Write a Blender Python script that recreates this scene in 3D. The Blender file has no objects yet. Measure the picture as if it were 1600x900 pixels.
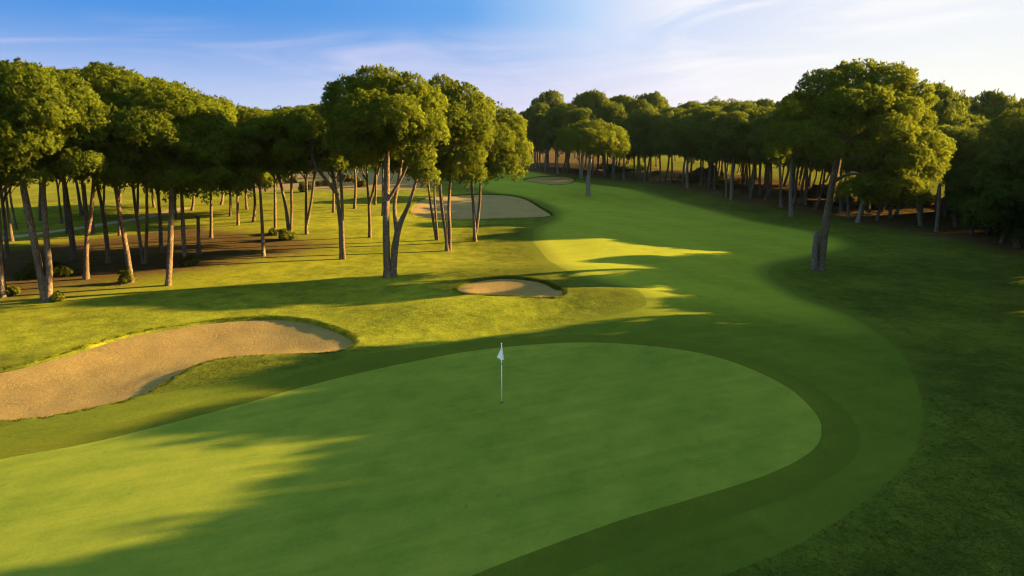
import bpy, math, random
import numpy as np
from mathutils import Vector
from mathutils.geometry import delaunay_2d_cdt

# ------------------------------------------------------------------ camera, sky, sun, exposure
scene = bpy.context.scene
COL = scene.collection
RAD = math.radians
CAM_H, PITCH, FPX = 10.8, RAD(13.44), 1067.0      # drone height, tilt below the horizon, focal length in photo pixels
SUN_EL, SUN_AZ = 15.5, 73.0                        # azimuth measured from straight ahead (+Y) towards the right (+X)
SUN_STRENGTH, SKY_STRENGTH, EXPOSURE = 5.0, 0.05, 2.95
HAZE = 0.00004
OVERHEAD = (2.8, 4.1, 3.9, 1.0)

cam_d = bpy.data.cameras.new('camera')
cam = bpy.data.objects.new('camera', cam_d)
COL.objects.link(cam)
cam.location = (0, 0, CAM_H)
cam.rotation_euler = (math.pi / 2 - PITCH, 0, 0)
cam_d.sensor_width = 36.0
cam_d.lens = 36.0 * FPX / 1600.0
cam_d.clip_start, cam_d.clip_end = 0.5, 9000
scene.camera = cam

sd = np.array([math.cos(RAD(SUN_EL)) * math.sin(RAD(SUN_AZ)), math.cos(RAD(SUN_EL)) * math.cos(RAD(SUN_AZ)), math.sin(RAD(SUN_EL))])
sun_d = bpy.data.lights.new('sun', 'SUN')
sun_d.energy = SUN_STRENGTH
sun_d.angle = RAD(0.5)
sun_d.color = (1.0, 0.60, 0.18)
sun = bpy.data.objects.new('sun', sun_d)
COL.objects.link(sun)
sun.rotation_euler = Vector(sd).to_track_quat('Z', 'Y').to_euler()
sun.location = Vector(sd) * 300

scene.view_settings.view_transform = 'Standard'
scene.view_settings.look = 'None'
scene.view_settings.gamma = 1
scene.view_settings.use_curve_mapping = False
scene.view_settings.exposure = EXPOSURE
scene.cycles.pixel_filter_type = 'BLACKMAN_HARRIS'
scene.cycles.filter_width = 1.15
scene.cycles.max_bounces = 6
scene.cycles.diffuse_bounces = 3
scene.cycles.transparent_max_bounces = 6
scene.cycles.sample_clamp_indirect = 4.0


class Nodes:
    """small helper for writing node trees"""
    def __init__(self, tree):
        self.t = tree
        tree.nodes.clear()

    def n(self, kind, ins=None, **props):
        nd = self.t.nodes.new(kind)
        for k, v in props.items():
            setattr(nd, k, v)
        for k, v in (ins or {}).items():
            sock = nd.inputs[k]
            if isinstance(v, bpy.types.NodeSocket):
                self.t.links.new(v, sock)
            else:
                sock.default_value = v
        return nd

    def math(self, op, a, b=0.0, c=0.0, clamp=False):
        return self.n('ShaderNodeMath', {0: a, 1: b, 2: c}, operation=op, use_clamp=clamp).outputs[0]

    def mix(self, f, a, b, mode='MIX'):
        def col(v):
            return (*v, 1.0) if isinstance(v, (tuple, list)) and len(v) == 3 else v
        return self.n('ShaderNodeMix', {0: f, 6: col(a), 7: col(b)}, data_type='RGBA', blend_type=mode).outputs[2]

    def ramp(self, f, stops, interp='LINEAR'):
        nd = self.n('ShaderNodeValToRGB', {0: f})
        cr = nd.color_ramp
        cr.interpolation = interp
        while len(cr.elements) < len(stops):
            cr.elements.new(0.5)
        for e, (p, c) in zip(cr.elements, stops):
            e.position = p
            e.color = (*c, 1.0) if isinstance(c, (tuple, list)) else (c, c, c, 1.0)
        return nd.outputs[0]

    def smooth(self, f, lo, hi):
        return self.n('ShaderNodeMapRange', {0: f, 1: lo, 2: hi, 3: 0.0, 4: 1.0}, interpolation_type='SMOOTHSTEP').outputs[0]

    def noise(self, vec, scale, detail=3.0, rough=0.55, dist=0.0):
        return self.n('ShaderNodeTexNoise', {'Vector': vec, 'Scale': scale, 'Detail': detail, 'Roughness': rough, 'Distortion': dist}).outputs[0]

    def scale(self, vec, s):
        return self.n('ShaderNodeVectorMath', {0: vec, 1: s}, operation='MULTIPLY').outputs[0]


world = bpy.data.worlds.new('World')
scene.world = world
world.use_nodes = True
N = Nodes(world.node_tree)
gen = N.n('ShaderNodeTexCoord').outputs['Generated']
sky = N.n('ShaderNodeTexSky', sky_type='NISHITA', sun_disc=False, sun_elevation=RAD(SUN_EL), sun_rotation=RAD(SUN_AZ),
          altitude=0.0, air_density=1.0, dust_density=0.6, ozone_density=2.0)
sep = N.n('ShaderNodeSeparateXYZ', {0: gen})
xc, zc = sep.outputs[0], sep.outputs[2]
K = 1.0 / (SKY_STRENGTH * 2 ** EXPOSURE)


def lin(r, g, b):
    return tuple((((c / 255 + 0.055) / 1.055) ** 2.4 if c > 10 else c / 255 / 12.92) * K for c in (r, g, b))


# clear evening sky: blue away from the sun, lavender towards the horizon, pale towards the sun
side = N.smooth(xc, -0.42, 0.56)
upper = N.ramp(side, [(0.0, lin(78, 150, 228)), (0.30, lin(104, 168, 236)), (0.55, lin(184, 214, 250)), (0.8, lin(215, 226, 250)), (1.0, lin(240, 244, 252))])
lower = N.ramp(side, [(0.0, lin(196, 210, 244)), (0.3, lin(212, 216, 243)), (0.55, lin(228, 222, 245)), (0.78, lin(250, 244, 250)), (1.0, lin(255, 255, 246))])
low = N.smooth(zc, 0.155, 0.0)
band = N.mix(low, upper, lower)
# thin cirrus: streaks drawn out sideways, rising a little to the right
el = N.math('ADD', zc, N.math('MULTIPLY', xc, -0.045))
vec = N.n('ShaderNodeCombineXYZ', {0: N.math('MULTIPLY', xc, 2.1), 1: N.math('MULTIPLY', el, 15.0), 2: N.math('MULTIPLY', sep.outputs[1], 1.0)}).outputs[0]
c1 = N.noise(vec, 1.5, 8.0, 0.60, 1.1)
c2 = N.noise(vec, 0.75, 3.0, 0.5, 0.4)
streak = N.math('MULTIPLY', N.smooth(c1, 0.40, 0.68), N.smooth(c2, 0.33, 0.58))
cloud = N.ramp(side, [(0.0, lin(208, 212, 244)), (0.4, lin(226, 224, 248)), (0.75, lin(252, 250, 255)), (1.0, lin(255, 255, 255))])
where = N.math('MAXIMUM', N.math('MULTIPLY', N.smooth(zc, 0.14, 0.085), 0.75), N.smooth(xc, 0.06, 0.26))
band = N.mix(N.math('MULTIPLY', N.math('MULTIPLY', streak, where), 0.85), band, cloud)
# overhead, out of the picture: the bright high sky that lights the shade
over = N.mix(0.6, N.n('ShaderNodeVectorMath', {0: sky.outputs[0], 1: (0.75, 0.75, 0.75)}, operation='MULTIPLY').outputs[0], OVERHEAD)
final = N.mix(N.smooth(zc, 0.22, 0.55), band, over)
bg = N.n('ShaderNodeBackground', {'Color': final, 'Strength': SKY_STRENGTH})
N.n('ShaderNodeOutputWorld', {'Surface': bg.outputs[0]})

# ------------------------------------------------------------------ picture geometry
CP, SP = math.cos(PITCH), math.sin(PITCH)
FWD = np.array([0, CP, -SP])
UP = np.array([0, SP, CP])


def ray(px, py):
    d = FWD + np.array([1.0, 0, 0]) * ((px - 800) / FPX) + UP * ((450 - py) / FPX)
    return d


def at_depth(px, py, y):
    """point seen at a photo pixel, on the upright plane Y = y"""
    d = ray(px, py)
    t = y / d[1]
    return np.array([0, 0, CAM_H]) + d * t


def sstep(x, a, b):
    t = np.clip((np.asarray(x, float) - a) / (b - a), 0, 1)
    return t * t * (3 - 2 * t)


def flat(px, py, z=0.0):
    d = ray(px, py)
    t = (z - CAM_H) / d[2]
    return d[0] * t, d[1] * t


BUMPS = []


def bump(px, py, sx, sy, rot, h):
    x, y = flat(px, py)
    BUMPS.append((x, y, sx, sy, RAD(rot), h))


bump(800, 478, 7.0, 2.0, 18, 0.65)      # ridge in front of the middle bunker
bump(660, 508, 5.0, 2.2, 20, 0.30)
bump(800, 425, 7.0, 2.6, 4, 0.5)       # shoulder behind it
bump(430, 572, 4.2, 1.5, 16, 0.5)       # tongue of turf between the left bunker and the green
bump(930, 470, 3.0, 1.6, 10, 0.3)
bump(760, 362, 9.0, 4.0, 5, 0.4)
bump(420, 475, 8.0, 2.6, 14, 0.35)     # shoulder above the left bunker
rng0 = np.random.default_rng(5)
WAVES = [(rng0.uniform(0.05, 0.22), rng0.uniform(0, 6.28), rng0.uniform(0, 6.28), rng0.uniform(0.03, 0.07)) for _ in range(9)]


def ground_z(x, y):
    x = np.asarray(x, float)
    y = np.asarray(y, float)
    z = np.zeros(np.broadcast(x, y).shape)
    for bx, by, sx, sy, r, h in BUMPS:
        u = (x - bx) * math.cos(r) + (y - by) * math.sin(r)
        v = -(x - bx) * math.sin(r) + (y - by) * math.cos(r)
        z = z + h * np.exp(-0.5 * ((u / sx) ** 2 + (v / sy) ** 2))
    w = np.zeros_like(z)
    for k, a, p, amp in WAVES:
        w = w + amp * np.sin((x * math.cos(a) + y * math.sin(a)) * k + p)
    calm = sstep(np.hypot((x - 0) / 16, (y - 24) / 14), 0.9, 1.6)
    z = z + w * calm
    z = z + 1.2 * sstep(y, 110, 210) - 0.5 * sstep(-x, 14, 60) * sstep(y, 40, 90)
    z = z - 1.0 * sstep(x, 7, 24) * sstep(y, 18, 46) * (1 - 0.6 * sstep(y, 75, 130)) + 0.5 * sstep(x - 0.1 * y, 34, 60)
    return z


def on_ground(px, py):
    z = 0.0
    for _ in range(12):
        x, y = flat(px, py, z)
        z = 0.5 * z + 0.5 * float(ground_z(x, y))
    x, y = flat(px, py, z)
    return np.array([x, y, float(ground_z(x, y))])


def curve_closed(pts, closed=True, step=0.35):
    """Catmull-Rom through ground points"""
    P = np.array([on_ground(*p)[:2] for p in pts])
    n = len(P)
    out = []
    for i in range(n if closed else n - 1):
        if closed:
            p0, p1, p2, p3 = P[(i - 1) % n], P[i], P[(i + 1) % n], P[(i + 2) % n]
        else:
            p0, p1, p2, p3 = P[max(i - 1, 0)], P[i], P[i + 1], P[min(i + 2, n - 1)]
        L = np.linalg.norm(p2 - p1)
        far = max(1.0, np.linalg.norm(p1) / 30)
        m = max(2, int(L / (step * far)))
        for k in range(m):
            t = k / m
            out.append(0.5 * ((2 * p1) + (-p0 + p2) * t + (2 * p0 - 5 * p1 + 4 * p2 - p3) * t * t + (-p0 + 3 * p1 - 3 * p2 + p3) * t ** 3))
    if not closed:
        out.append(P[-1])
    return np.array(out)


def offset_poly(P, d):
    """moves a closed outline outwards by d (inwards when negative)"""
    a = np.roll(P, 1, 0)
    b = np.roll(P, -1, 0)
    t = b - a
    t /= np.maximum(np.linalg.norm(t, axis=1)[:, None], 1e-6)
    nrm = np.stack([t[:, 1], -t[:, 0]], 1)
    area = 0.5 * np.sum(P[:, 0] * np.roll(P[:, 1], -1) - np.roll(P[:, 0], -1) * P[:, 1])
    if area < 0:
        nrm = -nrm
    return P + nrm * d


def inside(P, x, y):
    x = np.asarray(x)
    y = np.asarray(y)
    r = np.zeros(x.shape, bool)
    n = len(P)
    bb = (x >= P[:, 0].min()) & (x <= P[:, 0].max()) & (y >= P[:, 1].min()) & (y <= P[:, 1].max())
    idx = np.nonzero(bb)[0]
    xs, ys = x[idx], y[idx]
    rr = np.zeros(xs.shape, bool)
    for i in range(n):
        x0, y0 = P[i]
        x1, y1 = P[(i + 1) % n]
        c = (y0 > ys) != (y1 > ys)
        if c.any():
            xi = x0 + (ys - y0) * (x1 - x0) / (y1 - y0 if y1 != y0 else 1e-9)
            rr ^= c & (xs < xi)
    r[idx] = rr
    return r


def dist_poly(P, x, y, closed=True):
    d = np.full(np.asarray(x).shape, 1e9)
    n = len(P)
    for i in range(n if closed else n - 1):
        a, b = P[i], P[(i + 1) % n]
        ab = b - a
        L = max(ab @ ab, 1e-9)
        t = np.clip(((x - a[0]) * ab[0] + (y - a[1]) * ab[1]) / L, 0, 1)
        d = np.minimum(d, np.hypot(x - a[0] - t * ab[0], y - a[1] - t * ab[1]))
    return d


GREEN = curve_closed([(-260, 800), (-120, 752), (0, 718), (150, 690), (332, 644), (480, 603), (640, 566), (740, 548), (840, 538), (930, 535),
                      (1020, 541), (1100, 553), (1170, 575), (1230, 605), (1265, 635), (1283, 665), (1271, 702), (1200, 741), (1072, 782), (960, 816),
                      (760, 890), (600, 960), (300, 1080), (-200, 1200), (-500, 1000)])
COLLAR = offset_poly(GREEN, 1.25)
FAIRWAY = curve_closed([(-300, 760), (0, 668), (170, 630), (344, 597), (480, 572), (600, 549), (760, 527), (890, 505), (985, 486), (1010, 470), (975, 448), (905, 430),
                        (870, 414), (845, 392), (832, 372), (842, 354), (868, 340), (858, 322), (810, 306), (760, 299), (735, 285), (770, 273), (830, 268), (900, 284), (990, 296),
                        (1090, 322), (1180, 345), (1262, 360), (1318, 375), (1322, 389), (1265, 402), (1212, 414), (1202, 432), (1245, 462), (1330, 495), (1400, 545),
                        (1437, 615), (1436, 690), (1380, 760), (1290, 825), (1180, 880), (950, 960), (500, 1150), (-400, 1400), (-800, 1000)])
BUNKERS = {
    'left': (curve_closed([(0, 577), (100, 552), (192, 524), (280, 508), (340, 500), (420, 495), (472, 499), (520, 512), (548, 525), (555, 536), (536, 547), (480, 553),
                           (400, 556), (344, 561), (296, 575), (260, 596), (232, 613), (192, 627), (120, 643), (60, 653), (0, 658), (-150, 668), (-260, 650), (-260, 606), (-120, 590)], step=0.25), 0.20),
    'mid': (curve_closed([(712, 450), (728, 440), (760, 434), (792, 432), (828, 435), (856, 442), (876, 451), (881, 459), (868, 464), (832, 464.5), (800, 462), (760, 462), (736, 461), (718, 457)], step=0.3), 0.35),
    'far': (curve_closed([(705, 305), (740, 303), (790, 304), (820, 310), (842, 322), (862, 335), (850, 339), (800, 341), (740, 342.5), (690, 343), (650, 338), (642, 324), (665, 309)], step=0.3), 0.3),
    'farthest': (curve_closed([(818, 281), (840, 276.5), (880, 275), (897, 279), (893, 286), (870, 289), (840, 286)], step=0.3), 0.25),
}
PATH_LINE = curve_closed([(-160, 388), (-60, 378), (22, 370), (50, 366), (88, 361), (125, 356), (175, 348), (225, 340), (262, 331), (292, 324)], closed=False, step=0.6)


def band(P, w):
    t = np.gradient(P, axis=0)
    t /= np.linalg.norm(t, axis=1)[:, None]
    nrm = np.stack([-t[:, 1], t[:, 0]], 1)
    return np.concatenate([P + nrm * w / 2, (P - nrm * w / 2)[::-1]])


PATH = band(PATH_LINE, 1.8)
LITTER_LEFT = curve_closed([(-200, 486), (-20, 472), (60, 464), (150, 450), (250, 434), (330, 420), (400, 406), (470, 398), (525, 386), (500, 374), (430, 366), (350, 358), (300, 354), (200, 366), (60, 380), (-60, 396), (-300, 400)])
DRY_FAR = curve_closed([(380, 300), (440, 297), (560, 297), (640, 296), (680, 288), (640, 272), (500, 266), (380, 268), (330, 280)])
FOREST_EDGE = [(815, 268), (850, 272), (900, 274), (950, 280), (1000, 287), (1050, 294), (1100, 303), (1160, 316), (1230, 328), (1290, 338), (1340, 349), (1400, 358), (1450, 368), (1500, 377), (1560, 392), (1640, 412), (1760, 450)]
fe = np.array([on_ground(*p)[:2] for p in FOREST_EDGE])
FOREST = np.concatenate([fe, [[60, 32], [52, 10], [52, -60], [300, -60], [400, 300], [60, 400], [-20, 330], [0, 210]]])

# ------------------------------------------------------------------ materials


def material(name):
    m = bpy.data.materials.new(name)
    m.use_nodes = True
    return m, Nodes(m.node_tree)


def finish(n, color, rough=0.9, spec=0.2, normal=None, sheen=0.0):
    ins = {'Base Color': color, 'Roughness': rough, 'Specular IOR Level': spec}
    if normal is not None:
        ins['Normal'] = normal
    if not isinstance(sheen, float) or sheen:
        ins['Sheen Weight'] = sheen
        ins['Sheen Roughness'] = 0.6
        ins['Sheen Tint'] = (0.75, 0.8, 0.15, 1.0)
    b = n.n('ShaderNodeBsdfPrincipled', ins)
    n.n('ShaderNodeOutputMaterial', {'Surface': b.outputs[0]})


def grass(name, c_dark, c_mid, c_light, grain=1.0, bumpiness=0.5, stripes=None, litter=False, patch=1.0, edge=None, sheen=0.0, apron=None, clumps=1.0, drag=0.0):
    m, n = material(name)
    pos = n.n('ShaderNodeNewGeometry').outputs['Position']
    big = n.noise(pos, 0.12, 4, 0.6)
    mid = n.noise(pos, 0.8, 4, 0.65, 0.3)
    fine = n.noise(pos, 9.0, 3, 0.7)
    finer = n.noise(pos, 28.0, 2, 0.7)
    clump = n.noise(pos, 3.0, 3, 0.7)
    v = n.math('ADD', n.math('MULTIPLY', big, 0.55 * patch), n.math('MULTIPLY', mid, 0.45 * patch))
    v = n.math('ADD', v, 0.5 - 0.5 * patch)
    g = n.math('ADD', n.math('MULTIPLY', n.math('SUBTRACT', fine, 0.5), 0.55 * grain), n.math('MULTIPLY', n.math('SUBTRACT', finer, 0.5), 0.45 * grain))
    g = n.math('ADD', g, n.math('MULTIPLY', n.math('SUBTRACT', clump, 0.5), 0.32 * grain * clumps))
    v = n.math('ADD', v, g)
    if drag:
        rd = n.n('ShaderNodeVectorRotate', {'Vector': pos, 'Angle': RAD(-24)}, rotation_type='Z_AXIS').outputs[0]
        dn = n.noise(n.scale(rd, (0.16, 1.5, 1.0)), 1.0, 5, 0.65, 0.4)
        spots = n.smooth(n.noise(pos, 1.7, 2, 0.5), 0.70, 0.76)
        v = n.math('ADD', v, n.math('MULTIPLY', n.math('SUBTRACT', dn, 0.5), drag))
        v = n.math('SUBTRACT', v, n.math('MULTIPLY', spots, drag * 0.35))
    if stripes:
        w, ang, amt = stripes
        r = n.n('ShaderNodeVectorRotate', {'Vector': pos, 'Angle': RAD(ang)}, rotation_type='Z_AXIS').outputs[0]
        sx = n.n('ShaderNodeSeparateXYZ', {0: r}).outputs[0]
        wob = n.math('ADD', sx, n.math('MULTIPLY', mid, 0.35))
        s = n.math('SINE', n.math('MULTIPLY', wob, math.pi / w))
        v = n.math('ADD', v, n.math('MULTIPLY', n.smooth(s, -0.4, 0.4), amt))
        v = n.math('SUBTRACT', v, amt * 0.5)
    col = n.ramp(v, [(0.25, c_dark), (0.5, c_mid), (0.75, c_light)])
    if apron:
        aa = n.n('ShaderNodeAttribute', attribute_name='apron').outputs['Fac']
        am = n.smooth(n.math('ADD', aa, n.math('MULTIPLY', n.math('SUBTRACT', big, 0.5), 0.5)), 0.1, 0.9)
        col = n.mix(am, col, n.ramp(v, [(0.25, apron[0]), (0.5, apron[1]), (0.75, apron[2])]))
        sheen = n.math('SUBTRACT', sheen, n.math('MULTIPLY', am, sheen - 0.04))
    if edge:
        ea = n.n('ShaderNodeAttribute', attribute_name='edge').outputs['Fac']
        ef = n.math('ADD', ea, n.math('MULTIPLY', n.math('SUBTRACT', n.math('ADD', n.math('MULTIPLY', mid, 0.5), n.math('MULTIPLY', fine, 0.5)), 0.5), 0.5))
        col = n.mix(n.math('MULTIPLY', n.smooth(ef, 0.0, 1.0), 1.0), col, edge)
    if litter:
        sa = n.n('ShaderNodeAttribute', attribute_name='sere_and_sun').outputs['Fac']
        sm = n.math('MULTIPLY', n.smooth(n.math('ADD', sa, n.math('MULTIPLY', n.math('SUBTRACT', n.math('ADD', n.math('MULTIPLY', mid, 0.6), n.math('MULTIPLY', big, 0.4)), 0.5), 0.9)), 0.15, 0.85), 1.0)
        sc = n.ramp(v, [(0.25, (0.052, 0.070, 0.007)), (0.5, (0.098, 0.120, 0.010)), (0.75, (0.150, 0.168, 0.015))])  # dry-grass tone, also serving as the painted sun on the strip
        col = n.mix(sm, col, sc)
        a = n.n('ShaderNodeAttribute', attribute_name='litter').outputs['Fac']
        la = n.math('ADD', a, n.math('ADD', n.math('MULTIPLY', n.math('SUBTRACT', mid, 0.5), 1.1), n.math('MULTIPLY', n.math('SUBTRACT', big, 0.5), 1.0)))
        la = n.math('ADD', la, n.math('MULTIPLY', n.math('SUBTRACT', fine, 0.5), 1.1))
        lm = n.smooth(la, 0.36, 0.78)
        lc = n.ramp(n.math('ADD', n.math('MULTIPLY', fine, 0.6), n.math('MULTIPLY', mid, 0.4)), [(0.3, (0.028, 0.020, 0.010)), (0.5, (0.058, 0.042, 0.020)), (0.72, (0.115, 0.086, 0.038))])
        col = n.mix(lm, col, lc)
        dr = n.n('ShaderNodeAttribute', attribute_name='dry').outputs['Fac']
        dm = n.smooth(n.math('ADD', dr, n.math('MULTIPLY', n.math('SUBTRACT', mid, 0.5), 0.8)), 0.3, 0.7)
        dc = n.ramp(mid, [(0.3, (0.10, 0.075, 0.034)), (0.7, (0.17, 0.125, 0.06))])
        col = n.mix(dm, col, dc)
        sheen = n.math('MULTIPLY', n.math('SUBTRACT', 1.0, n.math('MAXIMUM', lm, dm)), sheen)
    h = n.math('ADD', n.math('MULTIPLY', fine, 0.35), n.math('ADD', n.math('MULTIPLY', finer, 0.2), n.math('MULTIPLY', clump, 0.6 * clumps)))
    nm = n.n('ShaderNodeBump', {'Strength': bumpiness, 'Distance': 0.07, 'Height': h}).outputs[0]
    finish(n, col, 0.95, 0.0, nm, sheen)
    return m


M = {}
M['rough'] = grass('rough_grass', (0.010, 0.019, 0.004), (0.026, 0.040, 0.006), (0.062, 0.074, 0.010), 1.25, 0.9, litter=True, patch=1.35, edge=(0.040, 0.060, 0.009), sheen=0.045)
M['green'] = grass('green_turf', (0.064, 0.098, 0.015), (0.092, 0.126, 0.019), (0.126, 0.150, 0.024), 0.55, 0.22, stripes=(1.4, 24, 0.05), patch=1.15, clumps=0.25, drag=0.55)
M['collar'] = grass('collar_turf', (0.024, 0.038, 0.005), (0.038, 0.056, 0.007), (0.058, 0.076, 0.010), 0.7, 0.5, edge=(0.035, 0.054, 0.007), sheen=0.05)
M['fairway'] = grass('fairway_turf', (0.060, 0.090, 0.010), (0.096, 0.128, 0.013), (0.135, 0.162, 0.017), 0.6, 0.45, stripes=(3.4, -32, 0.06), edge=(0.040, 0.060, 0.009), sheen=0.09, drag=0.45, apron=((0.024, 0.043, 0.006), (0.040, 0.063, 0.008), (0.060, 0.083, 0.011)))


def sand_material():
    m, n = material('bunker_sand')
    pos = n.n('ShaderNodeNewGeometry').outputs['Position']
    big = n.noise(pos, 0.5, 4, 0.6)
    peb = n.noise(pos, 5.0, 4, 0.75)
    fine = n.noise(pos, 22.0, 3, 0.7)
    rk = n.n('ShaderNodeVectorRotate', {'Vector': pos, 'Angle': RAD(35)}, rotation_type='Z_AXIS').outputs[0]
    sx = n.n('ShaderNodeSeparateXYZ', {0: rk}).outputs[0]
    rake = n.math('SINE', n.math('MULTIPLY', n.math('ADD', sx, n.math('MULTIPLY', big, 1.2)), 40.0))
    v = n.math('ADD', n.math('MULTIPLY', big, 0.35), n.math('ADD', n.math('MULTIPLY', peb, 0.35), n.math('MULTIPLY', fine, 0.3)))
    col = n.ramp(v, [(0.3, (0.094, 0.070, 0.030)), (0.5, (0.144, 0.107, 0.041)), (0.7, (0.194, 0.147, 0.060))])
    dots = n.math('MAXIMUM', n.smooth(n.noise(pos, 3.4, 5, 0.85), 0.62, 0.69), n.smooth(n.noise(pos, 8.0, 3, 0.8), 0.63, 0.70))
    col = n.mix(n.math('MULTIPLY', dots, 0.45), col, (0.12, 0.07, 0.03))
    h = n.math('ADD', n.math('ADD', peb, n.math('MULTIPLY', fine, 0.5)), n.math('MULTIPLY', rake, 0.10))
    nm = n.n('ShaderNodeBump', {'Strength': 0.8, 'Distance': 0.06, 'Height': h}).outputs[0]
    finish(n, col, 0.95, 0.1, nm)
    return m


M['sand'] = sand_material()


def simple(name, c1, c2, scale, rough=0.85, bumpiness=0.3, spec=0.2, dist=0.02):
    m, n = material(name)
    pos = n.n('ShaderNodeNewGeometry').outputs['Position']
    v = n.noise(pos, scale, 4, 0.65)
    nm = n.n('ShaderNodeBump', {'Strength': bumpiness, 'Distance': dist, 'Height': v}).outputs[0]
    finish(n, n.ramp(v, [(0.3, c1), (0.7, c2)]), rough, spec, nm)
    return m


M['path'] = simple('path_concrete', (0.16, 0.135, 0.10), (0.25, 0.215, 0.17), 1.6)
M['white'] = simple('white_paint', (0.74, 0.74, 0.72), (0.82, 0.82, 0.80), 6.0, 0.5, 0.02)
M['cloth'] = simple('flag_cloth', (0.80, 0.80, 0.80), (0.86, 0.86, 0.85), 12.0, 0.8, 0.1)
M['black'] = simple('dark_metal', (0.02, 0.02, 0.02), (0.05, 0.05, 0.05), 6.0, 0.5, 0.05)
M['steel'] = simple('pole_steel', (0.30, 0.30, 0.31), (0.42, 0.42, 0.43), 2.0, 0.5, 0.05)
M['wall'] = simple('render_wall', (0.55, 0.53, 0.50), (0.66, 0.64, 0.60), 0.6, 0.9, 0.05)
M['glass'] = simple('window_glass', (0.03, 0.04, 0.05), (0.06, 0.07, 0.08), 0.8, 0.15, 0.0, 0.5)


def bark(name, dark, mid, light):
    m, n = material(name)
    pos = n.n('ShaderNodeNewGeometry').outputs['Position']
    st_ = n.scale(pos, (15.0, 15.0, 3.4))
    vor = n.n('ShaderNodeTexVoronoi', {'Vector': n.mix(0.12, st_, n.n('ShaderNodeTexNoise', {'Vector': st_, 'Scale': 0.8}).outputs[1], 'ADD'), 'Scale': 1.0, 'Randomness': 1.0}, feature='DISTANCE_TO_EDGE').outputs['Distance']
    crack = n.smooth(vor, 0.0, 0.22)
    no = n.noise(st_, 0.9, 4, 0.7)
    tone = n.noise(n.scale(pos, (1.6, 1.6, 0.5)), 1.0, 3, 0.6)
    col = n.ramp(n.math('ADD', n.math('MULTIPLY', no, 0.5), n.math('MULTIPLY', tone, 0.5)), [(0.3, dark), (0.5, mid), (0.7, light)])
    col = n.mix(n.math('MULTIPLY', n.math('SUBTRACT', 1.0, crack), 0.7), col, tuple(c * 0.45 for c in dark))
    h = n.math('ADD', n.math('MULTIPLY', crack, 0.6), n.math('MULTIPLY', no, 0.6))
    nm = n.n('ShaderNodeBump', {'Strength': 0.8, 'Distance': 0.04, 'Height': h}).outputs[0]
    finish(n, col, 0.95, 0.0, nm)
    return m


M['bark'] = bark('pine_bark', (0.070, 0.052, 0.040), (0.15, 0.115, 0.088), (0.27, 0.225, 0.18))
M['bark_grey'] = bark('grey_pine_bark', (0.09, 0.075, 0.065), (0.18, 0.15, 0.13), (0.30, 0.26, 0.23))


def foliage(name, dark, mid, light, trans=0.3):
    m, n = material(name)
    a = n.n('ShaderNodeAttribute', attribute_name='tone').outputs['Fac']
    oi = n.n('ShaderNodeObjectInfo').outputs['Random']
    pos = n.n('ShaderNodeNewGeometry').outputs['Position']
    big = n.noise(pos, 0.35, 2, 0.5)
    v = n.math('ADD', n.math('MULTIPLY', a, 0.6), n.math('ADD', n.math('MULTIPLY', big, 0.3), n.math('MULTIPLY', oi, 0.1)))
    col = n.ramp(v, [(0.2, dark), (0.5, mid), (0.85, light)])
    nr = n.n('ShaderNodeVectorTransform', {'Vector': n.n('ShaderNodeAttribute', attribute_name='nrm').outputs['Vector']}, vector_type='NORMAL', convert_from='OBJECT', convert_to='WORLD').outputs[0]
    nr = n.n('ShaderNodeVectorMath', {0: nr}, operation='NORMALIZE').outputs[0]
    d = n.n('ShaderNodeBsdfDiffuse', {'Color': col, 'Normal': nr})
    t = n.n('ShaderNodeBsdfTranslucent', {'Color': n.mix(0.4, col, (0.17, 0.19, 0.012))})
    mx = n.n('ShaderNodeMixShader', {0: trans, 1: d.outputs[0], 2: t.outputs[0]})
    n.n('ShaderNodeOutputMaterial', {'Surface': mx.outputs[0]})
    return m




def blade_material():
    m, n = material('grass_blades')
    a = n.n('ShaderNodeAttribute', attribute_name='tone').outputs['Fac']
    se = n.n('ShaderNodeAttribute', attribute_name='sere_and_sun').outputs['Fac']
    c1_ = n.ramp(a, [(0.0, (0.014, 0.024, 0.004)), (0.5, (0.030, 0.046, 0.007)), (1.0, (0.064, 0.078, 0.011))])
    c2_ = n.ramp(a, [(0.0, (0.080, 0.094, 0.008)), (0.5, (0.140, 0.146, 0.012)), (1.0, (0.20, 0.19, 0.018))])
    col = n.mix(se, c1_, c2_)
    d = n.n('ShaderNodeBsdfDiffuse', {'Color': col})
    t = n.n('ShaderNodeBsdfTranslucent', {'Color': col})
    mx = n.n('ShaderNodeMixShader', {0: 0.35, 1: d.outputs[0], 2: t.outputs[0]})
    n.n('ShaderNodeOutputMaterial', {'Surface': mx.outputs[0]})
    return m


M['blades'] = blade_material()
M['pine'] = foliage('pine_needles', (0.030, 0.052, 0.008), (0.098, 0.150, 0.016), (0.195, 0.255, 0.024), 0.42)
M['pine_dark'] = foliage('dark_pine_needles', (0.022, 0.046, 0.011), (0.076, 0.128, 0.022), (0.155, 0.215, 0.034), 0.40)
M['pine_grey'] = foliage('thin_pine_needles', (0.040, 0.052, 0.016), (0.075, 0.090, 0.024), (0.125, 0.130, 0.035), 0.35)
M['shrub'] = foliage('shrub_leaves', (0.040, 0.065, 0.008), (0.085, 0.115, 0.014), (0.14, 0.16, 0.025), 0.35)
M['olive'] = foliage('olive_leaves', (0.07, 0.075, 0.030), (0.12, 0.125, 0.05), (0.18, 0.18, 0.08), 0.35)

# ------------------------------------------------------------------ mesh helpers


def link(name, me, mat=None, parent=None, **props):
    o = bpy.data.objects.new(name, me)
    COL.objects.link(o)
    if mat is not None and not me.materials:
        me.materials.append(mat)
    if parent is not None:
        o.parent = parent
    for k, v in props.items():
        o[k] = v
    return o


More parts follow.
